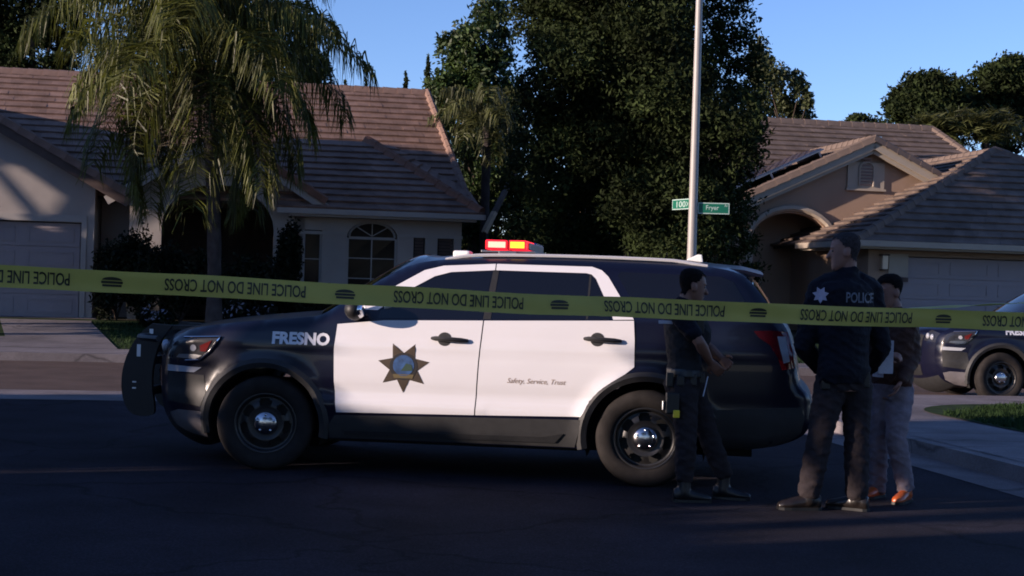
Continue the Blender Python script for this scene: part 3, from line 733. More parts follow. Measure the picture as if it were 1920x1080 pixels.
def palm(name, base, h, L, nf, label, leaf, tr=0.15, ll=0.75, nl=60, hang=0.72, lean=(0, 0), skirt=0, width=0.020, emin=-35, emax=78, group=None):
    o = empty(name, base)
    k = 16; pts = [Vector((lean[0] * (i / k) ** 2, lean[1] * (i / k) ** 2, h * i / k)) for i in range(k + 1)]
    MB().tube(pts, [tr * (1.3 - 0.35 * min(1, i / 3)) + (0.008 if i % 2 else 0) for i in range(k + 1)], 12).build('trunk', PALMBARK, o, smooth=True)
    top = pts[-1]
    for i in range(nf):
        f = (i + 0.5) / nf; e = R(emin + (emax - emin) * f ** 0.85) + random.uniform(-.1, .1)
        dr = R(112) - (R(90) - e) * 0.32 + random.uniform(-.2, .25)
        l = L * random.uniform(0.82, 1.12)
        V = frond_mesh(l, e, dr, nl, ll, hang, width, seed=1000 + i + int(base[0] * 7))
        fr = fastmesh('frond', V, 4, leaf, o)
        fr.location = top + Vector((0, 0, 0.15 * f)); fr.rotation_euler = (random.uniform(-.15, .15), 0, i * 2.39996 + random.uniform(-.2, .2))
    for i in range(skirt):
        V = frond_mesh(L * random.uniform(0.45, 0.75), R(-25), R(62), 30, ll * 0.7, 0.9, width, seed=4000 + i)
        fr = fastmesh('dry_frond', V, 4, DRYFROND, o); fr.location = top + Vector((0, 0, -0.15)); fr.rotation_euler = (0, 0, i * 2.4 + 0.3)
    tag(o, label, 'palm tree', group)
    return o


pb = ground_at(398, 29.0)
palm('queen_palm', pb, at(398, 95, 29.0).z - pb.z, 3.6, 38, 'large palm with long drooping fronds in front of the left house', FROND, tr=0.14, ll=1.15, nl=120, skirt=18, emin=-55, width=0.015, lean=(-0.35, 0))
pb = ground_at(900, 38.0)
palm('small_palm', pb, at(905, 235, 38.0).z - pb.z, 1.9, 18, 'smaller palm hanging its fronds beside the right end of the left roof', FROND2, tr=0.12, ll=0.7, nl=46)
for u, lab in ((1745, 'yellow green palm top behind the tan house, left of the pair'), (1835, 'yellow green palm top behind the tan house, right of the pair')):
    pb = ground_at(u, 52.0)
    palm('feather_palm', pb, at(u, 268, 52.0).z - pb.z, 1.7, 22, lab, FROND2, tr=0.14, ll=0.6, nl=40, hang=0.15, width=0.026, emin=25, emax=85, group='palms behind the tan house')

# ------------------------------------------------------------------ shrubs before the left house
def shrub(u, vtop, vbot, Y, ru, label, flowers=0, n=7000, leaf='shrub', size=0.05):
    s = Y / F; b = ground_at(u, Y); h = at(u, vtop, Y).z - b.z
    o = empty('shrub', b); cl = []
    for k in range(7):
        x = random.uniform(-.65, .65) * ru * s; y = random.uniform(-.5, .5) * ru * s; z = h * random.uniform(0.35, 0.72)
        cl.append(((x, y, z), (ru * s * 0.45, ru * s * 0.45, h * 0.32)))
    P = crown_points(cl, n); P[:, 2] = np.clip(P[:, 2], 0.02, None)
    fastmesh('foliage', leaf_quads(P, size), 4, LEAF[leaf], o)
    mb = MB()
    for c, r in cl: mb.tube([(0, 0, 0), (c[0] * .5, c[1] * .5, c[2] * .6), c], [0.02, 0.014, 0.006], 5)
    mb.build('stem', BARK, o)
    if flowers:
        i = RNG.integers(0, len(P), flowers); Q = P[i] + np.array([0, -0.10, 0.06])
        fastmesh('blossom', leaf_quads(Q, 0.05), 4, mat('blossom', (0.18, 0.18, 0.24), 0.7, var=0.1), o)
    return tag(o, label, 'shrub', 'shrubs before the left house')
random.seed(21)
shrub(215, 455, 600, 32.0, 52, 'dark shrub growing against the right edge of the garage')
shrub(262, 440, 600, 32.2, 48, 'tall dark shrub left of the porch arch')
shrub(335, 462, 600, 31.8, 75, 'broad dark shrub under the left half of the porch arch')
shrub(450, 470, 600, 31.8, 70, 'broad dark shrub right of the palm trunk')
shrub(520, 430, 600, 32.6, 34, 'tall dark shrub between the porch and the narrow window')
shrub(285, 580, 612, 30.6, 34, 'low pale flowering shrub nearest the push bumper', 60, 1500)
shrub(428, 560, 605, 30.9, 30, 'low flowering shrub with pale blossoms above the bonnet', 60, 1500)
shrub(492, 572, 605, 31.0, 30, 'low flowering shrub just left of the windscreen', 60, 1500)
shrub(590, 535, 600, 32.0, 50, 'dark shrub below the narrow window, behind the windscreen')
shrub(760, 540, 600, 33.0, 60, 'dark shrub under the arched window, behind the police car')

# slanted board between the left house and the trees, sunlight on its end painted in
pk0, pk1 = at(908, 436, 36.0), at(964, 325, 36.6)
o = empty('slanted_board', pk0)
MB().bar((0, 0, 0), (pk1 - pk0) * 0.34, 0.14, 0.10).build('sunlit_end', mat('sunlit_wood', (0.50, 0.38, 0.26), 0.8, var=0.2), o)  # sunlit stretch of the same board, light painted as a paler wood
MB().bar((pk1 - pk0) * 0.341, (pk1 - pk0), 0.13, 0.09).build('dark_board', mat('shaded_wood', (0.11, 0.085, 0.075), 0.9, var=0.25), o)
MB().bar((pk1 - pk0) * 0.02, Vector((0.1, 0.5, -pk0.z + LOTZ)), 0.09, 0.09).build('prop', BARK, o)
tag(o, 'slanted board with its sunlit end painted pale beside the left house corner, above the red light', 'board')

# ------------------------------------------------------------------ street light pole with two name blades
PB = at(1292, 640, 26.2); PB.z = 0.14
POLE = empty('street_light', PB); tag(POLE, 'tall pale metal street light pole rising in front of the evergreen', 'street light')
GALV = mat('galvanised_steel', (0.27, 0.255, 0.24), 0.55, metal=0.15, var=0.06, scale=3)
MB().tube([(0, 0, 0), (0, 0, 0.35), (0, 0, 4.5), (0, 0, 9.2)], [0.10, 0.092, 0.070, 0.048], 16).build('pole', GALV, POLE, smooth=True)
MB().tube([(0, 0, 0), (0, 0, 0.05), (0, 0, 0.06)], [0.2, 0.2, 0.13], 16).build('base_plate', GALV, POLE)
MB().tube([(0, 0, 9.1), (-0.5, -0.1, 9.5), (-1.6, -0.3, 9.75)], [0.045, 0.04, 0.035], 10).build('mast_arm', GALV, POLE, smooth=True)
MB().ell((-1.95, -0.36, 9.74), (0.42, 0.17, 0.10)).build('lamp_head', DULLMET, POLE, smooth=True)
SIGNG = mat('sign_green', (0.004, 0.10, 0.06), 0.4, var=0.06, scale=4)
SIGNW = mat('sign_white', (0.30, 0.40, 0.37), 0.45, var=0.04)


def text_verts(body, size, shear=0.0, bold=0.0, res=3):
    cu = bpy.data.curves.new('txt', 'FONT'); cu.body = body; cu.size = size; cu.shear = shear; cu.align_x = 'CENTER'; cu.align_y = 'CENTER'
    cu.resolution_u = res; cu.offset = bold; cu.fill_mode = 'FRONT' if hasattr(cu, 'fill_mode') else cu.fill_mode
    o = bpy.data.objects.new('txt', cu); COL.objects.link(o)
    dg = bpy.context.evaluated_depsgraph_get(); me = bpy.data.meshes.new_from_object(o.evaluated_get(dg))
    V = np.array([v.co[:] for v in me.vertices]); Fc = [tuple(p.vertices) for p in me.polygons]
    bpy.data.objects.remove(o); bpy.data.curves.remove(cu); bpy.data.meshes.remove(me)
    return V, Fc


def fit(V, w, h, cx=0.0, cy=0.0):
    lo, hi = V[:, :2].min(0), V[:, :2].max(0); P = (V[:, :2] - (lo + hi) / 2) / (hi - lo) * np.array([w, h]) + np.array([cx, cy])
    return P


def blade(name, root, vec, z, w, h, texts, label):
    """a name blade fixed at root, reaching out along vec (unit, horizontal)"""
    o = empty(name, root + Vector((0, 0, z))); vec = Vector(vec).normalized()
    nrm = Vector((vec.y, -vec.x, 0))
    if nrm.dot(SUN) < 0 and abs(vec.x) < 0.5: nrm = -nrm
    if nrm.y > 0 and abs(vec.x) >= 0.5: nrm = -nrm
    flip = vec if nrm.cross(Vector((0, 0, 1))).dot(vec) < 0 else -vec      # reading direction seen from the front
    def q(a, b, d): return vec * (0.085 + a) + Vector((0, 0, b)) + nrm * d
    def plate(a0, b0, a1, b1, d0, d1, m, nm, par):
        P = [q(a, b, d) for d in (d0, d1) for a, b in ((a0, b0), (a1, b0), (a1, b1), (a0, b1))]
        return MB().add(P, [(0, 3, 2, 1), (4, 5, 6, 7), (0, 1, 5, 4), (1, 2, 6, 5), (2, 3, 7, 6), (3, 0, 4, 7)]).build(nm, m, par)
    plate(0, -h / 2, w, h / 2, -0.004, 0.004, SIGNW, 'border_plate', o)
    plate(0.018, -h / 2 + 0.018, w - 0.018, h / 2 - 0.018, 0.0045, 0.006, SIGNG, 'green_face', o)
    plate(-0.04, -0.03, 0.03, 0.03, -0.02, -0.0045, DULLMET, 'clamp', o)
    for body, tw, th, cx, cy in texts:
        V, Fc = text_verts(body, 1.0, bold=0.01); P = fit(V, tw, th)
        sg = 1 if flip == vec else -1
        tag(mesh('lettering', [q(cx + sg * p[0], cy + p[1], 0.008) for p in P], Fc, SIGNW, o), kind='stuff')
    return tag(o, label, 'street sign')


zs = at(1340, 391, 26.2).z - PB.z
blade('street_sign', PB, (1, -0.05, 0), zs, 0.56, 0.20, [('Fryer', 0.23, 0.11, 0.26, 0.0), ('Av', 0.06, 0.045, 0.50, 0.055)], 'dark green street name sign on the right side of the pole')
blade('street_sign', PB, (-0.42, 0.85, 0), at(1280, 381, 26.2).z - PB.z, 0.60, 0.19, [('100', 0.30, 0.11, 0.30, 0.0), ('>', 0.06, 0.1, 0.10, 0.0)], 'bright green street name sign on the left side of the pole')

# ------------------------------------------------------------------ police car: front axle at x = 0, nose towards -x, near side -y
def chaikin(P, it=2, closed=False):
    P = [np.array(p, float) for p in P]
    for _ in range(it):
        Q = [] if closed else [P[0]]
        for a, b in zip(P, P[1:] + ([P[0]] if closed else [])):
            Q += [a * .75 + b * .25, a * .25 + b * .75]
        if not closed: Q.append(P[-1])
        P = Q
    return P


def resample(P, h, closed=False):
    P = [np.array(p, float) for p in P]; out = []
    for a, b in zip(P, P[1:] + ([P[0]] if closed else [])):
        n = max(1, int(np.ceil(np.linalg.norm(b - a) / h)))
        out += [a + (b - a) * i / n for i in range(n)]
    if not closed: out.append(P[-1])
    return out


SIL_OPEN = [(-0.44, 0.215), (-0.60, 0.235), (-0.74, 0.29), (-0.82, 0.38), (-0.855, 0.52), (-0.875, 0.70), (-0.86, 0.86), (-0.82, 0.955), (-0.72, 1.03),
            (-0.60, 1.082), (-0.30, 1.130), (0.06, 1.170), (0.30, 1.192), (0.40, 1.212), (0.55, 1.318), (0.78, 1.475), (0.98, 1.600), (1.12, 1.650), (1.36, 1.682),
            (1.72, 1.700), (2.36, 1.705), (3.00, 1.695), (3.30, 1.674), (3.50, 1.640), (3.60, 1.570), (3.70, 1.440), (3.79, 1.315), (3.875, 1.205), (3.92, 1.05),
            (3.945, 0.89), (3.965, 0.79), (4.04, 0.735), (4.055, 0.60), (4.04, 0.47), (3.97, 0.395), (3.76, 0.325), (3.34, 0.285)]
SIL = np.array(resample(chaikin(SIL_OPEN, 2), 0.035))
_A = SIL[:-1]; _B = SIL[1:] - SIL[:-1]; _BB = (_B ** 2).sum(1)
def sil_dist(x, z):
    p = np.array([x, z]); t = np.clip(((p - _A) * _B).sum(1) / _BB, 0, 1)
    return float(np.sqrt(((_A + _B * t[:, None] - p) ** 2).sum(1).min()))
RND = 0.10
def wbase(x, z):
    pl = 1.0
    if x < 0.05: pl -= 0.19 * ((0.05 - x) / 0.93) ** 2.7
    if x > 3.2: pl -= 0.065 * ((x - 3.2) / 0.8) ** 2.6
    w = 0.985 * pl
    zb = 1.165 + 0.03 * x
    if z > zb: w -= 0.030 + 0.37 * (z - zb) + 0.10 * (z - zb) ** 2
    elif z > 0.80: w -= 0.030 * ((z - 0.80) / (zb - 0.80)) ** 2
    if z < 0.60: w -= 0.055 * ((0.60 - z) / 0.36) ** 2
    w += 0.010 * math.exp(-((z - 0.985 - 0.012 * x) / 0.030) ** 2)
    w -= 0.016 * math.exp(-((z - 0.635) / 0.055) ** 2) * (1 if 0.3 < x < 2.6 else 0.3)
    w += 0.012 * math.exp(-((z - 0.535) / 0.035) ** 2) * (1 if 0.3 < x < 2.6 else 0.3)
    for cx in (0.0, 2.86):
        d = math.hypot(x - cx, z - 0.3635); w += 0.022 * math.exp(-((d - 0.48) / 0.05) ** 2)
    return w
def wside(x, z, d=None):
    d = sil_dist(x, z) if d is None else d
    w = wbase(x, z)
    rr = RND if x < 3.3 else RND - 0.045 * min(1, (x - 3.3) / 0.3)
    if d < rr: w -= (rr - math.sqrt(max(0, rr * rr - (rr - d) ** 2))) * 0.9
    return w


def inside(poly, x, y):
    ins = False; j = len(poly) - 1
    for i in range(len(poly)):
        xi, yi = poly[i]; xj, yj = poly[j]
        if (yi > y) != (yj > y) and x < (xj - xi) * (y - yi) / (yj - yi) + xi: ins = not ins
        j = i
    return ins


def panel2d(poly, h):
    B = resample(poly, h, True); P = np.array(B); lo, hi = P.min(0), P.max(0); pts = [Vector(p) for p in B]
    Q = np.roll(P, -1, axis=0) - P; QQ = (Q ** 2).sum(1) + 1e-12
    ny = 0; z = lo[1] + h / 2
    while z < hi[1]:
        x = lo[0] + h / 2 + (h / 2 if ny % 2 else 0)
        while x < hi[0]:
            if inside(B, x, z):
                t = np.clip(((np.array([x, z]) - P) * Q).sum(1) / QQ, 0, 1); d = np.sqrt((((P + Q * t[:, None]) - np.array([x, z])) ** 2).sum(1).min())
                if d > h * 0.45: pts.append(Vector((x, z)))
            x += h
        z += h * 0.87; ny += 1
    vs, es, fs, *_ = delaunay_2d_cdt(pts, [], [list(range(len(B)))], 1, 1e-6)
    return [(v.x, v.y) for v in vs], [tuple(f) for f in fs]


def side_panel(name, poly, off, m, parent, h=0.05, side=-1, thick=True):
    vs, fs = panel2d(poly, h)
    V = [(x, side * (wside(x, z) + off), z) for x, z in vs]
    if side < 0: fs = [f for f in fs]
    o = mesh(name, V, fs, m, parent, True)
    bm = bmesh.new(); bm.from_mesh(o.data)
    # make the panel face outwards, then turn its rim in so that it has an edge
    if sum(f.normal.y * f.calc_area() for f in bm.faces) * side < 0: bmesh.ops.reverse_faces(bm, faces=bm.faces)
    if thick and off > 0.002:
        ed = [e for e in bm.edges if e.is_boundary]
        r = bmesh.ops.extrude_edge_only(bm, edges=ed)
        for v in r['geom']:
            if isinstance(v, bmesh.types.BMVert): v.co.y -= side * (off + 0.004)
        for f in bm.faces: f.smooth = True
        for e in ed: e.smooth = False
    bm.to_mesh(o.data); bm.free()
    return o


def side_text(body, x0, z0, x1, z1, off, m, parent, name, shear=0.0, bold=0.0):
    """letters laid on the near side; they read from the nose towards the tail"""
    V, Fc = text_verts(body, 1.0, shear, bold); P = fit(V, abs(x1 - x0), abs(z1 - z0), (x0 + x1) / 2, (z0 + z1) / 2)
    return mesh(name, [(x, -(wside(x, z) + off), z) for x, z in P], Fc, m, parent)


def arc2(cx, cz, r, a0, a1, n=18):
    return [(cx + r * math.cos(R(a0 + (a1 - a0) * i / n)), cz + r * math.sin(R(a0 + (a1 - a0) * i / n))) for i in range(n + 1)]


def crown_at(i):
    x, z = SIL[i]
    if x < -0.55 and z < 1.05: return 0.17 if z < 0.9 else 0.17 - 0.12 * min(1, (z - 0.9) / 0.14)
    if x < 0.36: return 0.045
    if x < 1.15: return 0.09
    if x < 3.45 and z > 1.4: return 0.045
    return 0.055
_CR = np.array([crown_at(i) for i in range(len(SIL))])
for _ in range(6): _CR[1:-1] = (_CR[:-2] + _CR[1:-1] * 2 + _CR[2:]) / 4
_T = np.gradient(SIL, axis=0); _T /= np.linalg.norm(_T, axis=1)[:, None]
_N = np.stack([-_T[:, 1], _T[:, 0]], 1)           # outward for a path running nose bottom, over the roof, to the tail
def strip_pt(i, t, off=0.0):
    x, z = SIL[i]; w = wside(x, z, 0.0); c = _CR[i] * (1 - abs(t) ** 2.6) + off
    return (x + _N[i, 0] * c, t * w, z + _N[i, 1] * c)
def strip(name, i0, i1, m, parent, t0=-1.0, t1=1.0, nt=20, off=0.0):
    V, Fc = [], []; ts = np.linspace(t0, t1, nt + 1)
    for i in range(i0, i1 + 1): V += [strip_pt(i, t, off) for t in ts]
    for a in range(i1 - i0):
        for b in range(nt):
            k = a * (nt + 1) + b; Fc.append((k, k + 1, k + nt + 2, k + nt + 1))
    o = mesh(name, V, Fc, m, parent, True)
    bm = bmesh.new(); bm.from_mesh(o.data)
    if sum((f.normal.x * _N[i0, 0] + f.normal.z * _N[i0, 1]) for f in list(bm.faces)[:nt]) < 0: bmesh.ops.reverse_faces(bm, faces=bm.faces)
    bm.to_mesh(o.data); bm.free()
    return o
def idx(x, z):
    return int(((SIL - np.array([x, z])) ** 2).sum(1).argmin())


def star_poly(cx, cz, r, r2, n=7, rot=-90):
    return [(cx + (r if k % 2 == 0 else r2) * math.cos(R(rot + 180 * k / n)), cz + (r if k % 2 == 0 else r2) * math.sin(R(rot + 180 * k / n))) for k in range(2 * n)]


def make_wheel(parent, x, side, steer=0.0):
    o = MB(); w = 0.245; R0 = 0.3635
    prof = [(0.232, -0.095), (0.255, -0.118), (0.300, -0.124), (0.335, -0.120), (0.352, -0.106), (R0, -0.085), (R0, -0.05), (R0 - .006, -0.046), (R0 - .006, -0.04), (R0, -0.036), (R0, 0.036), (R0 - .006, 0.04), (R0 - .006, 0.046), (R0, 0.05), (R0, 0.085), (0.352, 0.106), (0.335, 0.120), (0.30, 0.124), (0.255, 0.118), (0.232, 0.095)]
    root = MB().lathe(prof, 56).build('wheel', TYRE, parent, smooth=True)
    root.location = (x, side * 0.872, R0); root.rotation_euler = (0, 0, (0 if side < 0 else math.pi) + steer)
    # the outer face is at -y in the wheel's own frame
    n = 96; rs = [(0.234, -0.100), (0.222, -0.104), (0.214, -0.080), (0.206, -0.058), (0.192, -0.060), (0.178, -0.066), (0.164, -0.074), (0.150, -0.080), (0.136, -0.084), (0.122, -0.082), (0.108, -0.074), (0.085, -0.070), (0.0, -0.070)]
    V, Fc = [], []
    for r, oy in rs:
        for k in range(n):
            a = 2 * math.pi * k / n; V.append((r * math.cos(a), oy, r * math.sin(a)))
    for i in range(len(rs) - 1):
        for k in range(n):
            rm = (rs[i][0] + rs[i + 1][0]) / 2; a = (k + .5) / n * 360
            da = ((a + 36) % 51.43) - 25.7; ex = rm * R(da) / 0.050; ey = (rm - 0.163) / 0.034
            if ex * ex + ey * ey < 1: continue
            Fc.append((i * n + k, i * n + (k + 1) % n, (i + 1) * n + (k + 1) % n, (i + 1) * n + k))
    r_ = mesh('rim', V, Fc, RIMB, root, True)
    MB().lathe([(0.23, -0.02), (0.0, -0.02)], 32).lathe([(0.233, -0.10), (0.233, 0.09)], 40).build('brake_drum', mat('brake_dark', (0.006, 0.006, 0.006), 0.8), root)
    MB().lathe([(0.095, -0.072), (0.093, -0.090), (0.082, -0.104), (0.055, -0.116), (0.025, -0.121), (0.0005, -0.122)], 32).build('hub_cap', mat('hub_steel', (0.42, 0.42, 0.44), 0.2, metal=1.0), root, smooth=True)
    for k in range(5):
        a = 2 * math.pi * k / 5 + 0.3
        MB().ell((0.066 * math.cos(a), -0.110, 0.066 * math.sin(a)), (0.012, 0.014, 0.012), 8, 6).build('lug_nut', CHROME, root, smooth=True)
    return root


def make_police_car():
    C = empty('police_car')
    BZ0, BZ1 = 0.0, 0.0
    # side shell with wheel arches cut out
    ra, cf, cr = 0.435, (0.0, 0.3635), (2.86, 0.3635)
    for side in (-1, 1):
        poly = [tuple(p) for p in SIL]
        bot = [(3.31, 0.285)] + arc2(cr[0], cr[1], ra, -8, 188) + [(2.40, 0.268), (0.46, 0.262)] + arc2(cf[0], cf[1], ra, -10, 200)
        side_panel('body_side', poly + bot[:-1], 0.0, PAINT_B, C, h=0.045, side=side, thick=False)
        # wheel well lining
        for cx in (0.0, 2.86):
            V, Fc = [], []
            for k, a in enumerate(np.linspace(-20, 200, 25)):
                for y in (0.955, 0.55): V.append((cx + 0.452 * math.cos(R(a)), side * y, 0.3635 + 0.452 * math.sin(R(a))))
                if k: Fc.append((2 * k - 2, 2 * k - 1, 2 * k + 1, 2 * k))
            mesh('wheel_well', V, Fc, mat('well_black', (0.004, 0.004, 0.004), 0.9), C)
            # flare: a raised band round the arch
            pr = arc2(cx, 0.3635, 0.432, -12, 192, 30); po = arc2(cx, 0.3635, 0.505, -12, 192, 30)
            V, Fc = [], []
            for k in range(31):
                xi, zi = pr[k]; xo, zo = po[k]; xm, zm = (xi * .45 + xo * .55), (zi * .45 + zo * .55)
                wi, wm, wo_ = wside(xi, max(zi, .29), 0.2), wside(xm, max(zm, .29), 0.2), wside(xo, max(zo, .29), 0.2)
                V += [(xi, side * (wi - 0.05), zi), (xi, side * (wi + 0.016), zi), (xm, side * (wm + 0.020), zm), (xo, side * (wo_ + 0.001), zo)]
                if k:
                    b = 4 * k
                    for j in range(3): Fc.append((b - 4 + j, b - 3 + j, b + 1 + j, b + j))
            MB().add(V, Fc).build('wheel_arch_flare', CLAD, C, smooth=True)
        # lower cladding between the wheels
        side_panel('sill_cladding', [(0.512, 0.272), (2.345, 0.275), (2.375, 0.40), (2.40, 0.488), (1.60, 0.474), (0.548, 0.450), (0.50, 0.37)], 0.010, CLAD, C, h=0.06, side=side)
        side_panel('sill_step', [(0.62, 0.30), (2.20, 0.303), (2.26, 0.375), (2.10, 0.345), (0.62, 0.335)], 0.022, PLASTIC, C, h=0.07, side=side)
        # front bumper corner: dark fog recess, grey lip
        side_panel('bumper_lip', [(-0.445, 0.225), (-0.60, 0.245), (-0.73, 0.31), (-0.775, 0.41), (-0.70, 0.435), (-0.48, 0.43), (-0.455, 0.33)], 0.008, SKID, C, h=0.05, side=side)
        side_panel('fog_recess', [(-0.79, 0.50), (-0.50, 0.47), (-0.455, 0.58), (-0.48, 0.715), (-0.80, 0.725)], 0.004, PLASTIC, C, h=0.05, side=side)
        fl = side_panel('fog_lamp', [(-0.80, 0.735), (-0.56, 0.735), (-0.50, 0.775), (-0.80, 0.785)], 0.008, LAMP, C, h=0.04, side=side)
        # headlight: dark housing, bright edge, lens pods, amber marker
        hp = [(-0.80, 0.845), (-0.755, 0.955), (-0.66, 1.005), (-0.35, 1.020), (-0.44, 0.90), (-0.52, 0.832), (-0.62, 0.822)]
        hl = side_panel('headlight', hp, 0.005, LAMPIN, C, h=0.035, side=side)
        pth = [(-0.66, 1.005), (-0.35, 1.020), (-0.44, 0.90), (-0.52, 0.832), (-0.64, 0.822)]
        tb = MB(); tb.tube([(x, side * (wside(x, z) + 0.012), z) for x, z in resample(pth, 0.03)], 0.0085, 6); tb.build('headlight_rim', CHROME, hl, smooth=True)
        for px_, pz_, pr_, mm in ((-0.69, 0.905, 0.032, LAMPIN), (-0.575, 0.925, 0.026, LAMP)):
            side_panel('lamp_pod', arc2(px_, pz_, pr_, 0, 340, 14), 0.012, mm, hl, h=0.03, side=side)
        side_panel('reflector', [(-0.72, 0.846), (-0.56, 0.838), (-0.50, 0.868), (-0.56, 0.876), (-0.70, 0.872)], 0.010, DULLMET, hl, h=0.03, side=side)
        side_panel('side_marker', [(-0.52, 0.945), (-0.42, 0.99), (-0.47, 0.90), (-0.515, 0.90)], 0.010, AMBER, hl, h=0.03, side=side)
        # doors (white) with separate upper frames, glass
        fd = [(0.545, 1.150), (0.528, 0.95), (0.535, 0.71), (0.558, 0.472), (1.597, 0.492), (1.615, 0.90), (1.640, 1.212), (0.90, 1.190)]
        rd = [(1.606, 0.492), (2.385, 0.512), (2.42, 0.57), (2.50, 0.69), (2.60, 0.78), (2.70, 0.845), (2.765, 0.90), (2.762, 1.10), (2.752, 1.248), (1.649, 1.212), (1.624, 0.90)]
        d1 = side_panel('front_door', fd, 0.008, PAINT_W, C, h=0.045, side=side)
        d2 = side_panel('rear_door', rd, 0.008, PAINT_W, C, h=0.045, side=side)
        fr1 = [(0.735, 1.300), (0.911, 1.421), (1.166, 1.578), (1.306, 1.622), (1.70, 1.650), (1.70, 1.602), (1.37, 1.578), (1.248, 1.542), (1.031, 1.415), (0.86, 1.300), (0.80, 1.245), (0.70, 1.230)]
        fr1 = [(0.70, 1.270), (0.911, 1.428), (1.166, 1.585), (1.306, 1.624), (1.70, 1.650), (1.70, 1.600), (1.37, 1.576), (1.248, 1.540), (1.031, 1.410), (0.84, 1.265)]
        side_panel('window_frame', fr1, 0.008, PAINT_W, d1, h=0.04, side=side)
        fr2 = [(1.708, 1.650), (2.425, 1.648), (2.500, 1.622), (2.550, 1.575), (2.752, 1.256), (2.60, 1.250), (2.585, 1.300), (2.46, 1.555), (2.425, 1.588), (2.386, 1.597), (1.708, 1.600)]
        side_panel('window_frame', fr2, 0.008, PAINT_W, d2, h=0.04, side=side)
        side_panel('window_glass', [(0.85, 1.205), (1.632, 1.222), (1.680, 1.590), (1.37, 1.570), (1.248, 1.533), (1.031, 1.404), (0.86, 1.262)], 0.0025, CGLASS, d1, h=0.06, side=side)
        side_panel('window_glass', [(1.700, 1.224), (2.575, 1.250), (2.575, 1.300), (2.452, 1.552), (2.420, 1.580), (2.386, 1.589), (1.735, 1.592)], 0.0025, CGLASS, d2, h=0.06, side=side)
        side_panel('glass_divider', [(2.40, 1.249), (2.415, 1.249), (2.425, 1.582), (2.41, 1.584)], 0.005, PLASTIC, d2, h=0.06, side=side)
        side_panel('pillar', [(1.638, 1.222), (1.695, 1.224), (1.730, 1.596), (1.686, 1.594)], 0.005, PLASTIC, C, h=0.05, side=side)
        side_panel('quarter_glass', [(2.80, 1.285), (3.52, 1.31), (3.60, 1.345), (3.47, 1.56), (3.38, 1.60), (2.64, 1.615), (2.62, 1.585)], 0.004, CGLASS, C, h=0.06, side=side)
        # handles
        for dd, hx0, hx1, hz in ((d1, 1.265, 1.535, 1.062), (d2, 2.395, 2.665, 1.098)):
            w1 = wside((hx0 + hx1) / 2, hz) + 0.008
            MB().tube([(hx0, side * (w1 + .006), hz + .004), (hx0 + .03, side * (w1 + .030), hz + .004), (hx0 + .12, side * (w1 + .040), hz), (hx1 - .05, side * (w1 + .036), hz - .004), (hx1, side * (w1 + .010), hz - .006)], [0.012, 0.018, 0.020, 0.019, 0.012], 8).build('door_handle', PLASTIC, dd, smooth=True)
            side_panel('handle_cup', arc2(hx0 + 0.095, hz, 0.052, 0, 345, 20), 0.0105, DULLMET if side > 2 else CLAD, dd, h=0.03, side=side)
        # mirror
        wm = wside(0.70, 1.235, 0.2)
        mb = MB().ell((0.70, side * (wm + 0.15), 1.268), (0.075, 0.125, 0.082), 16, 10)
        mb.tube([(0.68, side * (wm - 0.03), 1.20), (0.69, side * (wm + 0.05), 1.215), (0.70, side * (wm + 0.12), 1.25)], [0.04, 0.03, 0.03], 8)
        mr = mb.build('door_mirror', PLASTIC, C, smooth=True)
        MB().ell((0.735, side * (wm + 0.15), 1.268), (0.05, 0.108, 0.066), 14, 8).build('mirror_glass', CHROME, mr, smooth=True)
        # tail lamp
        tp = [(3.62, 1.200), (3.74, 1.206), (3.865, 1.200), (3.905, 1.06), (3.925, 0.93), (3.83, 0.915), (3.80, 1.00), (3.74, 1.10), (3.66, 1.15)]
        tl = side_panel('tail_lamp', tp, 0.006, REDL, C, h=0.04, side=side)
        side_panel('tail_lamp_lens', [(3.79, 1.165), (3.85, 1.165), (3.885, 0.98), (3.84, 0.965)], 0.012, LAMP, tl, h=0.03, side=side)
        # roof rail
        tb = MB(); pts = []
        for x in np.linspace(1.30, 3.28, 24):
            zz = np.interp(x, SIL[:, 0][SIL[:, 1] > 1.62], SIL[:, 1][SIL[:, 1] > 1.62]); pts.append((x, side * (wside(x, zz, 0.0) - 0.015), zz + 0.022 * math.sin(math.pi * min(1, max(0, (x - 1.30) / 0.25))/2) * (1 if x < 3.05 else max(0.2, (3.28 - x) / 0.23))))
        tb.tube(pts, 0.014, 6); tb.build('roof_rail', mat('satin_aluminium', (0.50, 0.50, 0.52), 0.4, metal=0.25), C, smooth=True)
        side_panel('rear_bumper_cladding', [(3.33, 0.295), (3.72, 0.325), (3.90, 0.38), (3.985, 0.45), (4.005, 0.55), (3.98, 0.64), (3.60, 0.62), (3.36, 0.60), (3.375, 0.45)], 0.008, CLAD, C, h=0.05, side=side)
    # strips across the car, from the nose over the roof to the tail
    n0 = 0; nl = idx(-0.80, 0.36); ng0 = idx(-0.868, 0.62); ng1 = idx(-0.84, 0.93); nh = idx(0.385, 1.208); nw = idx(1.13, 1.652); nr = idx(3.42, 1.655); nrg0 = idx(3.58, 1.60); nrg1 = idx(3.81, 1.29); nt = idx(3.96, 0.82); nb = len(SIL) - 1
    strip('bumper_valance', n0, nl, CLAD, C); strip('front_bumper', nl, ng0, PAINT_B, C); strip('nose', ng0, ng1, PAINT_B, C); strip('hood', ng1, nh, PAINT_B, C)
    strip('windscreen', nh, nw, CGLASS, C); strip('roof', nw, nr, PAINT_B, C); strip('tailgate_header', nr, nrg0, PAINT_B, C); strip('rear_window', nrg0, nrg1, CGLASS, C)
    strip('tailgate', nrg1, nt, PAINT_B, C); strip('rear_bumper', nt, nb, CLAD, C)
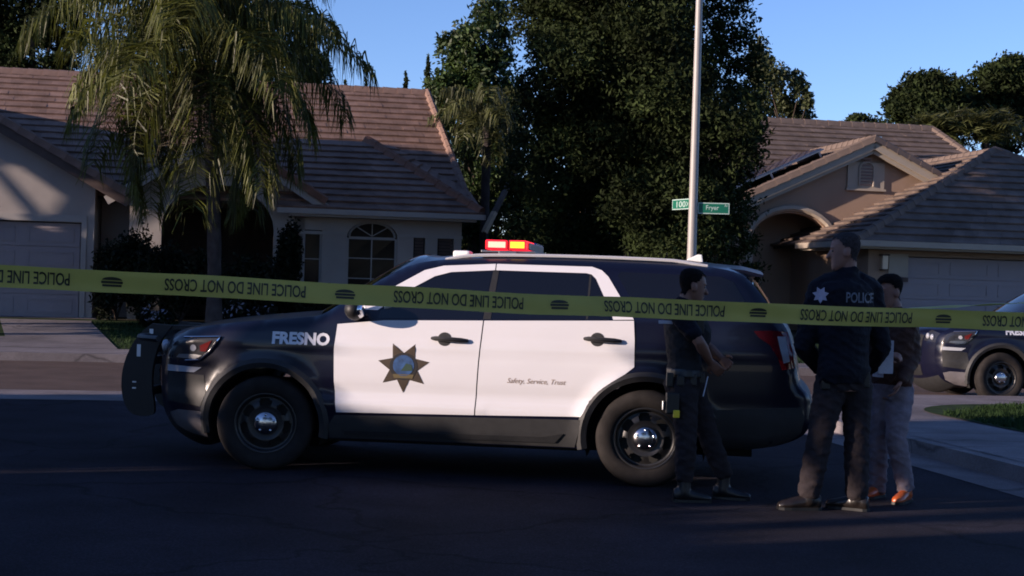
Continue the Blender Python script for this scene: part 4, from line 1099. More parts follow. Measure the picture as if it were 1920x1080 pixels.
    gr = strip('grille', ng0 + 1, ng1 - 1, PLASTIC, C, -0.66, 0.66, 16, 0.006)
    for i in range(ng0 + 1, ng1 - 1, 3): strip('grille_bar', i, i + 1, DULLMET, gr, -0.62, 0.62, 14, 0.014)
    strip('bumper_intake', nl + 1, idx(-0.855, 0.53), PLASTIC, C, -0.6, 0.6, 14, 0.006)
    for s in (-1, 1):
        h1, h0 = idx(-0.80, 0.975), idx(-0.868, 0.83)
        f = strip('headlight_front', h0, h1, LAMPIN, C, s * 0.70, s * 1.0, 6, 0.004)
        for tc in (0.76, 0.88):
            p = strip_pt((h0 + h1) // 2, s * tc, 0.0)
            MB().ell(p, (0.03, 0.05, 0.045), 12, 8).build('lamp_pod', LAMP, f, smooth=True)
    strip('front_plate', idx(-0.85, 0.50), idx(-0.868, 0.61), WHITEP, C, -0.17, 0.17, 4, 0.012)
    strip('rear_plate', idx(3.945, 0.89), idx(3.965, 0.80), WHITEP, C, -0.16, 0.16, 4, 0.012)
    # spoiler
    V = []
    for x, z, w in ((3.36, 1.702, 0.62), (3.55, 1.690, 0.63), (3.70, 1.655, 0.60), (3.69, 1.640, 0.60), (3.52, 1.640, 0.63)):
        V += [(x, -w, z - 0.012), (x, -w * 0.6, z + 0.012), (x, 0, z + 0.03), (x, w * 0.6, z + 0.012), (x, w, z - 0.012)]
    MB().add(V, [(5 * i + j, 5 * i + j + 1, 5 * ((i + 1) % 5) + j + 1, 5 * ((i + 1) % 5) + j) for i in range(5) for j in range(4)] + [tuple(5 * i for i in range(5)), tuple(5 * i + 4 for i in reversed(range(5)))]).build('spoiler', PAINT_B, C, smooth=True)
    # underbody
    MB().box(-0.55, -0.60, 0.22, 3.65, 0.60, 0.62).box(0.48, -0.86, 0.24, 2.36, 0.86, 0.50).build('underbody', mat('under_black', (0.005, 0.005, 0.005), 0.9), C)
    # wheels
    for x in (0.0, 2.86):
        for s in (-1, 1): make_wheel(C, x, s, R(9) if x == 0 else 0.0)
    # lettering and badge
    side_text('FRESNO', 0.052, 0.980, 0.492, 1.078, 0.004, SILVER, C, 'lettering', 0.0, 0.045)
    side_text('Safety, Service, Trust', 1.835, 0.735, 2.27, 0.785, 0.0105, TANLET, C, 'lettering', 0.35, 0.0)
    sx, sz = 1.060, 0.838
    b = side_panel('star_badge', star_poly(sx, sz, 0.198, 0.108), 0.0105, GOLDB, C, h=0.04, thick=False)
    side_panel('badge_ring', arc2(sx, sz + 0.005, 0.105, 0, 350, 24), 0.0125, BADGE_K, b, h=0.04, thick=False)
    side_panel('badge_seal', arc2(sx, sz + 0.012, 0.080, 0, 350, 24), 0.0145, BLUEB, b, h=0.04, thick=False)
    side_panel('badge_hill', [(sx - 0.02, sz - 0.03), (sx + 0.07, sz - 0.025), (sx + 0.06, sz + 0.02), (sx + 0.02, sz + 0.03)], 0.0165, mat('badge_green', (0.02, 0.045, 0.03), 0.5), b, h=0.04, thick=False)
    side_panel('badge_scroll', [(sx - 0.07, sz - 0.085), (sx + 0.07, sz - 0.085), (sx + 0.08, sz - 0.055), (sx - 0.08, sz - 0.055)], 0.0145, mat('badge_gold', (0.10, 0.075, 0.03), 0.5), b, h=0.04, thick=False)
    # spotlight on the near pillar
    w1 = wside(1.06, 1.29, 0.2)
    sp = MB().lathe([(0.02, 0.04), (0.05, 0.02), (0.062, -0.02), (0.062, -0.05), (0.0, -0.056)], 16).build('spotlight', WHITEP, C, smooth=True)
    sp.location = (0.93, -(w1 - 0.03), 1.335); sp.rotation_euler = (0, 0, R(-70))
    MB().tube([(0.93, -(w1 - 0.04), 1.33), (0.90, -(w1 - 0.13), 1.31)], 0.014, 6).build('spotlight_arm', DULLMET, sp).matrix_parent_inverse = sp.matrix_basis.inverted()
    # roof gear
    zr = 1.755
    MB().box(1.56, -0.58, 1.772, 1.98, 0.58, 1.792).box(1.70, -0.62, 1.70, 1.84, -0.56, 1.786).box(1.70, 0.56, 1.70, 1.84, 0.62, 1.786).build('light_bar_base', DULLMET, C, bevel=0.004)
    red = mat('red_lens_lit', (0.5, 0.01, 0.01), 0.2, emit=(1.0, 0.012, 0.03), estr=0.42)
    hot = mat('red_lens_hot', (0.6, 0.3, 0.2), 0.2, emit=(1.0, 0.26, 0.20), estr=0.55)
    yel = mat('yellow_lens_lit', (0.6, 0.4, 0.05), 0.2, emit=(1.0, 0.40, 0.01), estr=0.5)
    blu = mat('blue_lens', (0.02, 0.04, 0.35), 0.15, spec=0.6)
    lb = MB(); lb.box(1.595, -0.61, 1.797, 1.762, -0.02, 1.872).build('light_bar_red', red, C, bevel=0.012)
    MB().box(1.776, -0.61, 1.797, 1.915, -0.02, 1.872).build('light_bar_red', red, C, bevel=0.012)
    MB().box(1.618, -0.618, 1.812, 1.750, -0.606, 1.858).build('lit_module', hot, C); MB().box(1.788, -0.618, 1.812, 1.895, -0.606, 1.860).build('lit_module', yel, C)
    MB().box(1.764, -0.60, 1.797, 1.774, 0.60, 1.874).build('light_bar_divider', PLASTIC, C)
    MB().box(1.595, 0.02, 1.797, 1.762, 0.61, 1.872).box(1.776, 0.02, 1.797, 1.930, 0.61, 1.872).build('light_bar_blue', blu, C, bevel=0.012)
    MB().box(1.917, -0.56, 1.80, 1.940, 0.56, 1.855).build('light_bar_end', DULLMET, C, bevel=0.006)
    MB().box(1.345, -0.60, 1.705, 1.475, -0.40, 1.770).build('roof_antenna', WHITEP, C, bevel=0.02)
    MB().prism([(3.08, 1.715), (3.26, 1.712), (3.245, 1.800), (3.215, 1.802), (3.14, 1.765)], -0.055, 0.055).build('shark_fin', WHITEP, C, bevel=0.008)
    for o in C.children:
        if o.name.startswith(('light_bar', 'lit_module')): o.location.z -= 0.032
        if o.name.startswith(('roof_antenna', 'shark_fin', 'spoiler')): o.location.z -= 0.020
    # push bumper
    P = []
    for y in (-0.36, 0.36):
        out = chaikin([(-1.10, 1.085), (-1.22, 0.98), (-1.32, 0.78), (-1.345, 0.58), (-1.31, 0.40), (-1.22, 0.315), (-1.06, 0.325), (-1.06, 0.42), (-1.09, 0.58), (-1.08, 0.76), (-1.03, 0.94), (-0.93, 1.075)], 2)
        P.append((y, out))
    PBK = mat('push_bar_black', (0.006, 0.006, 0.007), 0.5, var=0.2, scale=20)
    pbo = MB().bar((-1.17, -0.36, 0.88), (-1.17, 0.36, 0.88), 0.03, 0.10).build('push_bumper', PBK, C)
    for y, out in P: MB().prism([tuple(p) for p in out], y - 0.022, y + 0.022).build('upright', PBK, pbo)
    for z, xx in ((1.00, -1.12), (0.76, -1.22), (0.50, -1.24)): MB().bar((xx, -0.34, z), (xx, 0.34, z), 0.05, 0.07).build('cross_bar', PBK, pbo)
    for y in (-1, 1):
        cur = chaikin([(-1.12, y * 0.36, 0), (-1.12, y * 0.62, 0), (-1.02, y * 0.80, 0), (-0.86, y * 0.90, 0)], 2)
        for z in (0.985,): MB().tube([(p[0], p[1], z) for p in cur], 0.024, 8).build('wrap_bar', PBK, pbo, smooth=True)
        MB().bar((-1.02, y * 0.3, 1.055), (-0.66, y * 0.3, 1.065), 0.12, 0.035).build('mount_arm', PBK, pbo)
        MB().bar((-0.95, y * 0.3, 0.42), (-0.70, y * 0.3, 0.42), 0.06, 0.06).build('mount_arm', PBK, pbo)
    for x, z, hh in ((-1.20, 0.86, 0.05), (-1.10, 1.02, 0.02), (-1.23, 0.60, 0.006), (-1.23, 0.55, 0.006)):
        MB().box(x - 0.015, -0.386, z - hh, x + 0.015, -0.382, z + hh).build('marker_light', WHITEP, pbo)
    return C


CAR = make_police_car()
tag(CAR, 'black and white police car with lit red roof light and push bumper across the road', 'police car', 'police cars')
fw = at(500, 803, 11.45); rw = at(1215, 823, 11.12)
dirv = Vector((rw.x - fw.x, rw.y - fw.y, 0)); CARYAW = math.atan2(dirv.y, dirv.x)
nrm_ = Vector((-math.sin(CARYAW), math.cos(CARYAW), 0))
CAR.location = Vector((fw.x, fw.y, 0)) + nrm_ * 0.872 - dirv.normalized() * max(0, (2.86 - dirv.length) / 2)
CAR.rotation_euler = (0, 0, CARYAW); CAR.scale = (1.03, 1.0, 1.0)
CAR2 = copy_tree(CAR, None, skip=('push_bumper', 'shark_fin'))
tag(CAR2, 'distant police car at the right edge, only its nose in view', 'police car', 'police cars')
f2 = at(1872, 722, 20.9)
CAR2.scale = (1, 1, 1); CAR2.location = (f2.x - math.sin(R(2)) * 0.9, f2.y + 0.9, 0.0); CAR2.rotation_euler = (0, 0, R(2))

# ------------------------------------------------------------------ people
class Blob:
    """closed solids that are fused into one continuous skin"""
    def __init__(s): s.mb = MB()
    def rings(s, rs, n=20):
        b = len(s.mb.v)
        for c, u, v in rs:
            for k in range(n):
                a = 2 * math.pi * k / n; s.mb.v.append(tuple(Vector(c) + Vector(u) * math.cos(a) + Vector(v) * math.sin(a)))
        for i in range(len(rs) - 1):
            for k in range(n):
                a0, a1 = b + i * n + k, b + i * n + (k + 1) % n; s.mb.f.append((a0, a1, a1 + n, a0 + n))
        s.mb.f.append(tuple(b + k for k in reversed(range(n)))); e = b + (len(rs) - 1) * n; s.mb.f.append(tuple(e + k for k in range(n)))
        return s
    def limb(s, pts, rad, n=14):
        """tapered limb with round ends"""
        pts = [Vector(p) for p in pts]; P, Q = [], []
        d0 = (pts[0] - pts[1]).normalized(); d1 = (pts[-1] - pts[-2]).normalized()
        for a in (80, 50, 22): P.append(pts[0] + d0 * rad[0] * math.sin(R(a)) * .8); Q.append(rad[0] * math.cos(R(a)))
        for i in range(len(pts) - 1):
            for f in (0, .33, .66): P.append(pts[i].lerp(pts[i + 1], f)); Q.append(rad[i] + (rad[i + 1] - rad[i]) * f)
        P.append(pts[-1]); Q.append(rad[-1])
        for a in (22, 50, 80): P.append(pts[-1] + d1 * rad[-1] * math.sin(R(a)) * .8); Q.append(rad[-1] * math.cos(R(a)))
        s.mb.tube(P, Q, n); return s
    def ell(s, c, r, rot=None, nu=16, nv=10):
        b = len(s.mb.v); s.mb.ell((0, 0, 0), r, nu, nv)
        M = rot or Matrix.Identity(3)
        for i in range(b, len(s.mb.v)): s.mb.v[i] = tuple(Vector(c) + M @ Vector(s.mb.v[i]))
        return s
    def build(s, name, m, parent, voxel, smooth=4, fold=0.0):
        o = s.mb.build(name + '_raw', None, None)
        bm = bmesh.new(); bm.from_mesh(o.data); bmesh.ops.remove_doubles(bm, verts=bm.verts, dist=1e-5); bmesh.ops.holes_fill(bm, edges=bm.edges); bmesh.ops.recalc_face_normals(bm, faces=bm.faces); bm.to_mesh(o.data); bm.free()
        r = o.modifiers.new('r', 'REMESH'); r.mode = 'VOXEL'; r.voxel_size = voxel; r.use_smooth_shade = True
        if smooth:
            q = o.modifiers.new('s', 'SMOOTH'); q.factor = 0.5; q.iterations = smooth
        dg = bpy.context.evaluated_depsgraph_get(); me = bpy.data.meshes.new_from_object(o.evaluated_get(dg))
        bpy.data.objects.remove(o); me.name = name
        if fold > 0:
            n = len(me.vertices); co = np.zeros(n * 3); me.vertices.foreach_get('co', co); co = co.reshape(-1, 3); nr = np.zeros(n * 3); me.vertices.foreach_get('normal', nr); nr = nr.reshape(-1, 3)
            d = np.zeros(n)
            for (a, b, c_, ph, am) in ((17, 9, 34, 0.3, 1.0), (-23, 13, 27, 1.7, 0.8), (31, -19, 52, 4.1, 0.6), (-9, 28, 61, 2.2, 0.5)):
                w = co @ np.array([a, b, c_]) + ph + 1.3 * np.sin(co @ np.array([7.0, 11.0, 6.0]) + ph * 3)
                d += am * (1 - np.abs(np.sin(w))) ** 1.5
            me.vertices.foreach_set('co', (co + nr * ((d - 0.9) * fold)[:, None]).ravel()); me.update()
        off = Vector(parent.location) if parent else Vector((0, 0, 0))
        me.transform(Matrix.Translation(-off))
        me.polygons.foreach_set('use_smooth', [True] * len(me.polygons))
        return link(name, me, m, parent)


SKIN1 = mat('skin_tan', (0.20, 0.098, 0.066), 0.55, var=0.10, scale=14, spec=0.35)
SKIN2 = mat('skin_light', (0.23, 0.115, 0.085), 0.55, var=0.10, scale=14, spec=0.35)
HAIRK = mat('hair_black', (0.008, 0.006, 0.006), 0.95, spec=0.1, var=0.3, scale=60, bump=0.5, bscale=180)
HAIRG = mat('hair_grey', (0.040, 0.034, 0.036), 0.95, spec=0.1, var=0.35, scale=60, bump=0.5, bscale=180)
EYE = mat('eye_dark', (0.02, 0.015, 0.012), 0.2)
NAVY = mat('uniform_navy', (0.005, 0.0055, 0.011), 0.85, var=0.25, scale=9, bump=0.7, bscale=16, spec=0.2)
VEST = mat('vest_black', (0.018, 0.017, 0.018), 0.85, var=0.25, scale=12, bump=0.6, bscale=22, spec=0.2)
TROU = mat('trousers_charcoal', (0.026, 0.021, 0.023), 0.9, var=0.2, scale=10, bump=0.8, bscale=13, spec=0.15)
TROUG = mat('trousers_grey', (0.17, 0.145, 0.17), 0.9, var=0.2, scale=10, bump=0.8, bscale=13, spec=0.15)
BROWN = mat('jacket_brown', (0.050, 0.022, 0.016), 0.75, var=0.25, scale=9, bump=0.5, bscale=18, spec=0.3)
SHOEK = mat('boot_black', (0.010, 0.009, 0.010), 0.4, var=0.2, scale=20)
SHOEB = mat('shoe_dark_brown', (0.012, 0.009, 0.008), 0.35, var=0.2, scale=20)
SHOEO = mat('shoe_orange', (0.42, 0.085, 0.018), 0.35, var=0.15, scale=20)
BELT = mat('belt_black', (0.008, 0.008, 0.008), 0.45)
SHIRTW = mat('shirt_pale', (0.42, 0.42, 0.47), 0.8, var=0.08, bump=0.4, bscale=20)
PATCHM = mat('patch_lilac', (0.34, 0.31, 0.38), 0.7, var=0.05)
GREYLET = mat('reflective_letter', (0.10, 0.11, 0.14), 0.6)


def yawm(deg): return Matrix.Rotation(R(deg), 3, 'Z')


def head(bl, c, yaw, tilt=0.0, s=1.0):
    """c: centre of the skull; the face looks along +x turned by yaw (0 = right in the picture, 180 = left, -90 = at the camera)"""
    M = yawm(yaw) @ Matrix.Rotation(R(tilt), 3, 'Y'); c = Vector(c)
    sl = [(-0.128, 0.060, 0.016, 0.018), (-0.118, 0.058, 0.034, 0.034), (-0.095, 0.040, 0.056, 0.050), (-0.065, 0.022, 0.074, 0.060), (-0.03, 0.010, 0.088, 0.068), (0.01, 0.002, 0.096, 0.074),
          (0.05, -0.002, 0.097, 0.076), (0.085, -0.006, 0.085, 0.068), (0.108, -0.008, 0.062, 0.050), (0.12, -0.008, 0.03, 0.026)]
    bl.rings([(c + M @ Vector((xo, 0, z)) * s, M @ Vector((rx, 0, 0)) * s, M @ Vector((0, ry, 0)) * s) for z, xo, rx, ry in sl], 24)
    bl.limb([c + M @ Vector((0.088, 0, 0.012)) * s, c + M @ Vector((0.116, 0, -0.036)) * s], [0.010 * s, 0.017 * s], 10)          # nose
    bl.ell(c + M @ Vector((0.082, 0, 0.028)) * s, (0.018 * s, 0.052 * s, 0.012 * s), M)                                         # brow
    bl.ell(c + M @ Vector((0.084, 0, -0.068)) * s, (0.016 * s, 0.026 * s, 0.007 * s), M)                                        # lips
    bl.ell(c + M @ Vector((0.084, 0, -0.082)) * s, (0.014 * s, 0.022 * s, 0.007 * s), M)
    bl.ell(c + M @ Vector((0.078, 0, -0.112)) * s, (0.020 * s, 0.022 * s, 0.014 * s), M)                                        # chin
    for y in (-1, 1): bl.ell(c + M @ Vector((-0.006, y * 0.080, -0.012)) * s, (0.022 * s, 0.010 * s, 0.034 * s), M @ Matrix.Rotation(R(-12), 3, 'Y'))
    return M


def hair(parent, c, M, m, s=1.0, nape=-0.075, fringe=0.070, off=0.006):
    """hair that grows on the head's own surface: the faces above the hairline, lifted and roughened"""
    body = next(o for o in parent.children if o.name.split('.')[0] == 'body'); c = Vector(c) - Vector(parent.location); Mi = M.transposed()
    V, Fc, mp = [], [], {}
    def loc(p): return Mi @ (p - c) / s
    def keep(p):
        x, y, z = p
        if z < -0.11 or abs(y) > 0.12 or x < -0.14: return False
        if abs(y) > 0.077 and z < 0.022 and x > -0.035: return False          # ears stay bare
        n = 0.006 * math.sin(y * 210) + 0.004 * math.sin(x * 330 + z * 90)
        if x > 0.045: lim = fringe + 0.012 * (abs(y) / 0.06)
        elif x > -0.005: lim = 0.000 + (fringe) * (x + 0.005) / 0.05
        else: lim = nape + (0.0 - nape) * max(0, (x + 0.05) / 0.045)
        return z > lim + n
    me = body.data
    ok = [keep(loc(v.co)) if (v.co - c).length < 0.17 * s else False for v in me.vertices]
    for p in me.polygons:
        if all(ok[k] for k in p.vertices):
            f = []
            for k in p.vertices:
                if k not in mp:
                    v = me.vertices[k]; l = loc(v.co); mp[k] = len(V)
                    top = max(0.0, min(1.0, (l.z + 0.02) / 0.10))
                    V.append(v.co + v.normal * (0.002 + off * top + random.uniform(-0.0012, 0.0018)))
                f.append(mp[k])
            Fc.append(tuple(f))
    return mesh('hair', V, Fc, m, parent, True)


def eyes(parent, c, M, s=1.0):
    for y in (-1, 1):
        p = Vector(c) + M @ Vector((0.083, y * 0.031, 0.004)) * s - Vector(parent.location)
        MB().ell(p, (0.010 * s, 0.012 * s, 0.008 * s), 10, 6).build('eye', EYE, parent, smooth=True)


def hand(bl, wrist, d, palm_n, curl=0.35, s=1.0, spread=1.0):
    """palm and five fingers; d = pointing direction, palm_n = direction the palm faces"""
    w = Vector(wrist); d = Vector(d).normalized(); n = Vector(palm_n); n = (n - d * n.dot(d)).normalized(); sx = d.cross(n)
    pc = w + d * 0.048 * s
    bl.rings([(w - d * 0.01 * s, sx * 0.026 * s, n * 0.020 * s), (w + d * 0.02 * s, sx * 0.034 * s, n * 0.017 * s), (w + d * 0.06 * s, sx * 0.041 * s, n * 0.015 * s), (w + d * 0.092 * s, sx * 0.040 * s, n * 0.012 * s)], 16)
    for i, (o, l) in enumerate(((-0.031, 0.070), (-0.0105, 0.082), (0.0105, 0.076), (0.031, 0.058))):
        p = w + (d * 0.086 + sx * o) * s; dd = (d + sx * o * 2.5 * spread).normalized(); pts = [p]
        for j, f in enumerate((0.45, 0.32, 0.23)):
            a = curl * (j + 0.6) * 1.1
            pts.append(pts[-1] + (dd * math.cos(a) + n * math.sin(a)) * l * f * s)
        bl.limb(pts, [0.0098 * s, 0.0090 * s, 0.0080 * s, 0.0070 * s], 8)
    p = w + (d * 0.030 - sx * 0.030) * s
    bl.limb([p, p + (d * 0.022 - sx * 0.026 + n * 0.012) * s, p + (d * 0.050 - sx * 0.034 + n * 0.024) * s, p + (d * 0.072 - sx * 0.030 + n * 0.032) * s], [0.014 * s, 0.0125 * s, 0.0105 * s, 0.0085 * s], 8)


def shoe(parent, ankle, yaw, m, ground, s=1.0, pitch=0.0):
    a = Vector(ankle); M = yawm(yaw); b = Vector((a.x, a.y, ground)); bl = Blob()
    sl = [(-0.075, 0.030, 0.045, 0.045), (-0.05, 0.038, 0.052, 0.052), (0.0, 0.039, 0.055, 0.055), (0.06, 0.042, 0.044, 0.042), (0.12, 0.047, 0.034, 0.034), (0.165, 0.042, 0.028, 0.028), (0.195, 0.026, 0.022, 0.021)]
    bl.rings([(b + M @ Vector((x, 0, zc + 0.002)) * s, M @ Vector((0, w, 0)) * s, Vector((0, 0, h)) * s) for x, w, zc, h in sl], 16)
    bl.limb([b + Vector((0, 0, 0.06)), b.lerp(a, 0.5) + Vector((0, 0, 0.05)), a + Vector((0, 0, 0.06))], [0.05 * s, 0.048 * s, 0.050 * s], 12)
    o = bl.build('shoe', m, parent, 0.009, 2)
    sb = MB()
    prof = [(M @ Vector((x, w * 1.06 * k, 0)) * s) for x, w, zc, h in sl for k in (1,)] + [(M @ Vector((x, -w * 1.06, 0)) * s) for x, w, zc, h in reversed(sl)]
    n = len(prof); base = b - Vector(parent.location)
    sb.add([base + p + Vector((0, 0, 0.001)) for p in prof] + [base + p + Vector((0, 0, 0.020)) for p in prof], [tuple(reversed(range(n))), tuple(range(n, 2 * n))] + [(i, (i + 1) % n, (i + 1) % n + n, i + n) for i in range(n)])
    sb.build('sole', BELT, o)
    return o


def torso_rings(pel, wai, che, nec, yaw, k=1.0, low=0.10, wide=1.0):
    """pelvis, waist, chest, neck base; the chest faces along +x turned by yaw"""
    M = yawm(yaw); f, l = M @ Vector((1, 0, 0)), M @ Vector((0, 1, 0))
    pel, wai, che, nec = map(Vector, (pel, wai, che, nec))
    d = (nec - che)
    return [(pel - Vector((0, 0, low)), f * 0.105 * k, l * 0.160 * k * wide), (pel, f * 0.125 * k, l * 0.178 * k * wide), (pel.lerp(wai, .55), f * 0.122 * k, l * 0.168 * k * wide), (wai, f * 0.120 * k, l * 0.160 * k * wide), (wai.lerp(che, .5), f * 0.126 * k, l * 0.172 * k * wide),
            (che, f * 0.130 * k, l * 0.190 * k * wide), (che + d * 0.45, f * 0.118 * k, l * 0.195 * k * wide), (che + d * 0.72, f * 0.098 * k, l * 0.172 * k * wide), (che + d * 0.90, f * 0.075 * k, l * 0.105 * k), (nec + d * 0.05, f * 0.058 * k, l * 0.060 * k)]


# ---- officer beside the rear wheel, in profile, facing right
YA = 10.42
A = lambda u, v, dy=0.0: at(u, v, YA + dy)
base = A(1290, 925); base.z = 0
PA = empty('person', base)
tag(PA, 'officer in black vest and short sleeves standing by the rear wheel, bare elbow lit', 'person')
hc = A(1298, 536); bl = Blob(); MH = head(bl, hc, 8, 8, 0.97)
nec = A(1281, 577); che = A(1279, 612); wai = A(1283, 675); pel = A(1284, 712)
bl.limb([nec + Vector((0, 0, -.06)), A(1288, 556), hc + Vector((-.02, 0, -.05))], [0.058, 0.052, 0.052])
bl.rings(torso_rings(pel, wai, che, nec, 10, 0.86))
shN, shF = A(1276, 592, -0.19), A(1290, 592, 0.17)
elN, wrN = A(1311, 641, -0.24), A(1331, 678, -0.10)
elF, wrF = A(1325, 650, 0.22), A(1352, 672, 0.14)
bl.limb([shN, elN], [0.045, 0.040]); bl.limb([elN, elN.lerp(wrN, .35), wrN], [0.040, 0.043, 0.027]); hand(bl, wrN, A(1352, 700, -0.06) - wrN, (0.5, 0.8, -0.2), 0.28, 0.98)
bl.limb([shF, elF], [0.045, 0.040]); bl.limb([elF, elF.lerp(wrF, .35), wrF], [0.040, 0.042, 0.027]); hand(bl, wrF, A(1372, 690, 0.05) - wrF, (0, -1, -0.2), 0.5, 0.98)
hpN, knN, anN = A(1282, 735, -0.09), A(1287, 818, -0.12), A(1283, 900, -0.10)
hpF, knF, anF = A(1300, 735, 0.09), A(1327, 812, 0.10), A(1357, 893, 0.10)
for hp, kn, an in ((hpN, knN, anN), (hpF, knF, anF)): bl.limb([pel.lerp(hp, .6), hp, kn, an], [0.07, 0.075, 0.05, 0.035])
bl.build('body', SKIN1, PA, 0.0065, 3)
hair(PA, hc, MH, HAIRK, 0.97); eyes(PA, hc, MH, 0.97)
tr = Blob()
for hp, kn, an in ((hpN, knN, anN), (hpF, knF, anF)):
    tr.limb([hp + Vector((0, 0, .04)), hp + Vector((0, 0, -.04)), hp.lerp(kn, .5), kn, kn.lerp(an, .35), an + Vector((0, 0, .02))], [0.098, 0.104, 0.092, 0.076, 0.078, 0.066])
tr.rings(torso_rings(pel, wai, che, nec, 10, 0.93)[:4]); tr.ell(A(1268, 722, 0.0), (0.09, 0.15, 0.10))
tr.build('trousers', TROU, PA, 0.010, 4, fold=0.0055)
ve = Blob(); ve.rings(torso_rings(pel + Vector((0, 0, .06)), wai, che, nec, 10, 0.98, low=0.02)[1:]); ve.ell(A(1300, 628), (0.13, 0.14, 0.15))
ve.build('vest', VEST, PA, 0.010, 3, fold=0.0035)
sl = Blob()
for sh, el in ((shN, elN), (shF, elF)): sl.limb([sh + Vector((0, 0, .01)), sh.lerp(el, .4), sh.lerp(el, .72)], [0.078, 0.070, 0.064])
sl.limb([nec + Vector((0, 0, -.05)), nec + Vector((0.005, 0, .035))], [0.085, 0.066])
sl.build('shirt', NAVY, PA, 0.011, 3, fold=0.0055)
b2 = Blob(); b2.rings([(p, u * 1.05, v * 1.05) for p, u, v in torso_rings(pel + Vector((0, 0, .02)), wai, che, nec, 10, 0.97)[1:3]]); b2.build('duty_belt', BELT, PA, 0.010, 1)
lo = PA.location
MB().box(-0.05, -0.04, -0.09, 0.04, 0.04, 0.06).build('holster', BELT, PA, bevel=0.012).location = A(1262, 752, -0.20) - lo
MB().box(-0.022, -0.02, -0.026, 0.022, 0.02, 0.026).build('yellow_pouch', mat('yellow_plastic', (0.75, 0.55, 0.02), 0.4), PA, bevel=0.006).location = A(1268, 776, -0.235) - lo
MB().tube([(0, 0, 0.03), (0, 0, -0.03)], 0.012, 8).build('clip', CHROME, PA).location = A(1245, 760, -0.2) - lo
MB().bar((0, 0, 0.06), (-0.03, 0, -0.08), 0.02, 0.006).build('key_strap', SHIRTW, PA).location = A(1327, 722, -0.16) - lo
MB().box(-0.05, -0.006, -0.012, 0.05, 0.0, 0.012).build('shoulder_tab', SHIRTW, PA, bevel=0.004).location = A(1248, 604, -0.16) - lo
for u_, v_, dy_, w_, h_ in ((1256, 712, -0.13, 0.05, 0.10), (1300, 712, -0.15, 0.045, 0.085), (1316, 709, -0.10, 0.04, 0.08), (1276, 714, -0.17, 0.05, 0.07)):
    MB().box(-w_ / 2, -0.02, -h_ / 2, w_ / 2, 0.02, h_ / 2).build('belt_pouch', BELT, PA, bevel=0.008).location = A(u_, v_, dy_) - lo
rd_ = MB().box(-0.03, -0.018, -0.05, 0.03, 0.018, 0.05).build('radio', BELT, PA, bevel=0.006); rd_.location = A(1312, 612, -0.13) - lo
MB().tube([(-0.018, 0, 0.05), (-0.020, 0, 0.16)], 0.005, 6).build('antenna', BELT, rd_)
shoe(PA, anN, 4, SHOEK, 0.0); shoe(PA, anF, -12, SHOEK, 0.0)

# ---- tall officer seen from behind, head turned left
YB = 10.12
B = lambda u, v, dy=0.0: at(u, v, YB + dy)
base = B(1565, 950); base.z = 0
PB_ = empty('person', base)
tag(PB_, 'tall grey haired officer seen from behind, dark jacket lettered on the back', 'person')
hc = B(1585, 471); bl = Blob(); MH = head(bl, hc, 172, 4, 1.03)
nec = B(1590, 520); che = B(1585, 560); wai = B(1582, 660); pel = B(1582, 705)
bl.limb([nec + Vector((0, 0, -.06)), B(1590, 505), hc + Vector((.02, 0, -.05))], [0.062, 0.058, 0.058])
bl.rings(torso_rings(pel, wai, che, nec, 125, 0.95))
shL, shR = B(1539, 545, -0.02), B(1630, 545, 0.10)
elL, wrL = B(1507, 648, 0.02), B(1535, 690, 0.24)
elR, wrR = B(1652, 650, 0.14), B(1632, 690, 0.38)
for sh, el, wr in ((shL, elL, wrL), (shR, elR, wrR)):
    bl.limb([sh, el], [0.05, 0.042]); bl.limb([el, el.lerp(wr, .35), wr], [0.042, 0.045, 0.03])
hand(bl, wrL, (0.5, 0.6, 0.15), (0.7, -0.5, 0), 0.55, 1.05); hand(bl, wrR, (-0.6, 0.5, 0.1), (-0.5, -0.6, 0), 0.55, 1.05)
hpL, knL, anL = B(1556, 725, 0.0), B(1537, 822, -0.02), B(1517, 922, 0.0)
hpR, knR, anR = B(1606, 725, 0.06), B(1606, 826, 0.06), B(1607, 926, 0.04)
for hp, kn, an in ((hpL, knL, anL), (hpR, knR, anR)): bl.limb([pel.lerp(hp, .6), hp, kn, an], [0.08, 0.08, 0.055, 0.038])
bl.build('body', SKIN2, PB_, 0.0065, 3)
hair(PB_, hc, MH, HAIRG, 1.03, off=0.004); eyes(PB_, hc, MH, 1.03)
tr = Blob()
for hp, kn, an in ((hpL, knL, anL), (hpR, knR, anR)):
    tr.limb([hp + Vector((0, 0, .05)), hp + Vector((0, 0, -.04)), hp.lerp(kn, .5), kn, kn.lerp(an, .35), an + Vector((0, 0, .0))], [0.105, 0.115, 0.102, 0.086, 0.088, 0.080])
tr.rings(torso_rings(pel, wai, che, nec, 125, 1.0)[:4])
tr.build('trousers', TROU, PB_, 0.010, 4, fold=0.0055)
ja = Blob(); ja.rings(torso_rings(pel + Vector((0, 0, .02)), wai, che, nec, 125, 1.17, low=0.07, wide=1.06)); ja.limb([nec + Vector((0, 0, -.04)), nec + Vector((0, 0, .045))], [0.095, 0.072])
for sh, el, wr in ((shL, elL, wrL), (shR, elR, wrR)):
    ja.limb([nec.lerp(sh, .45), sh, sh.lerp(el, .5), el, el.lerp(wr, .5), wr], [0.09, 0.098, 0.084, 0.074, 0.066, 0.052])
jo = ja.build('jacket', NAVY, PB_, 0.010, 5, fold=0.0055)
bvh = BVHTree.FromPolygons([tuple(v.co) for v in jo.data.vertices], [tuple(p.vertices) for p in jo.data.polygons])
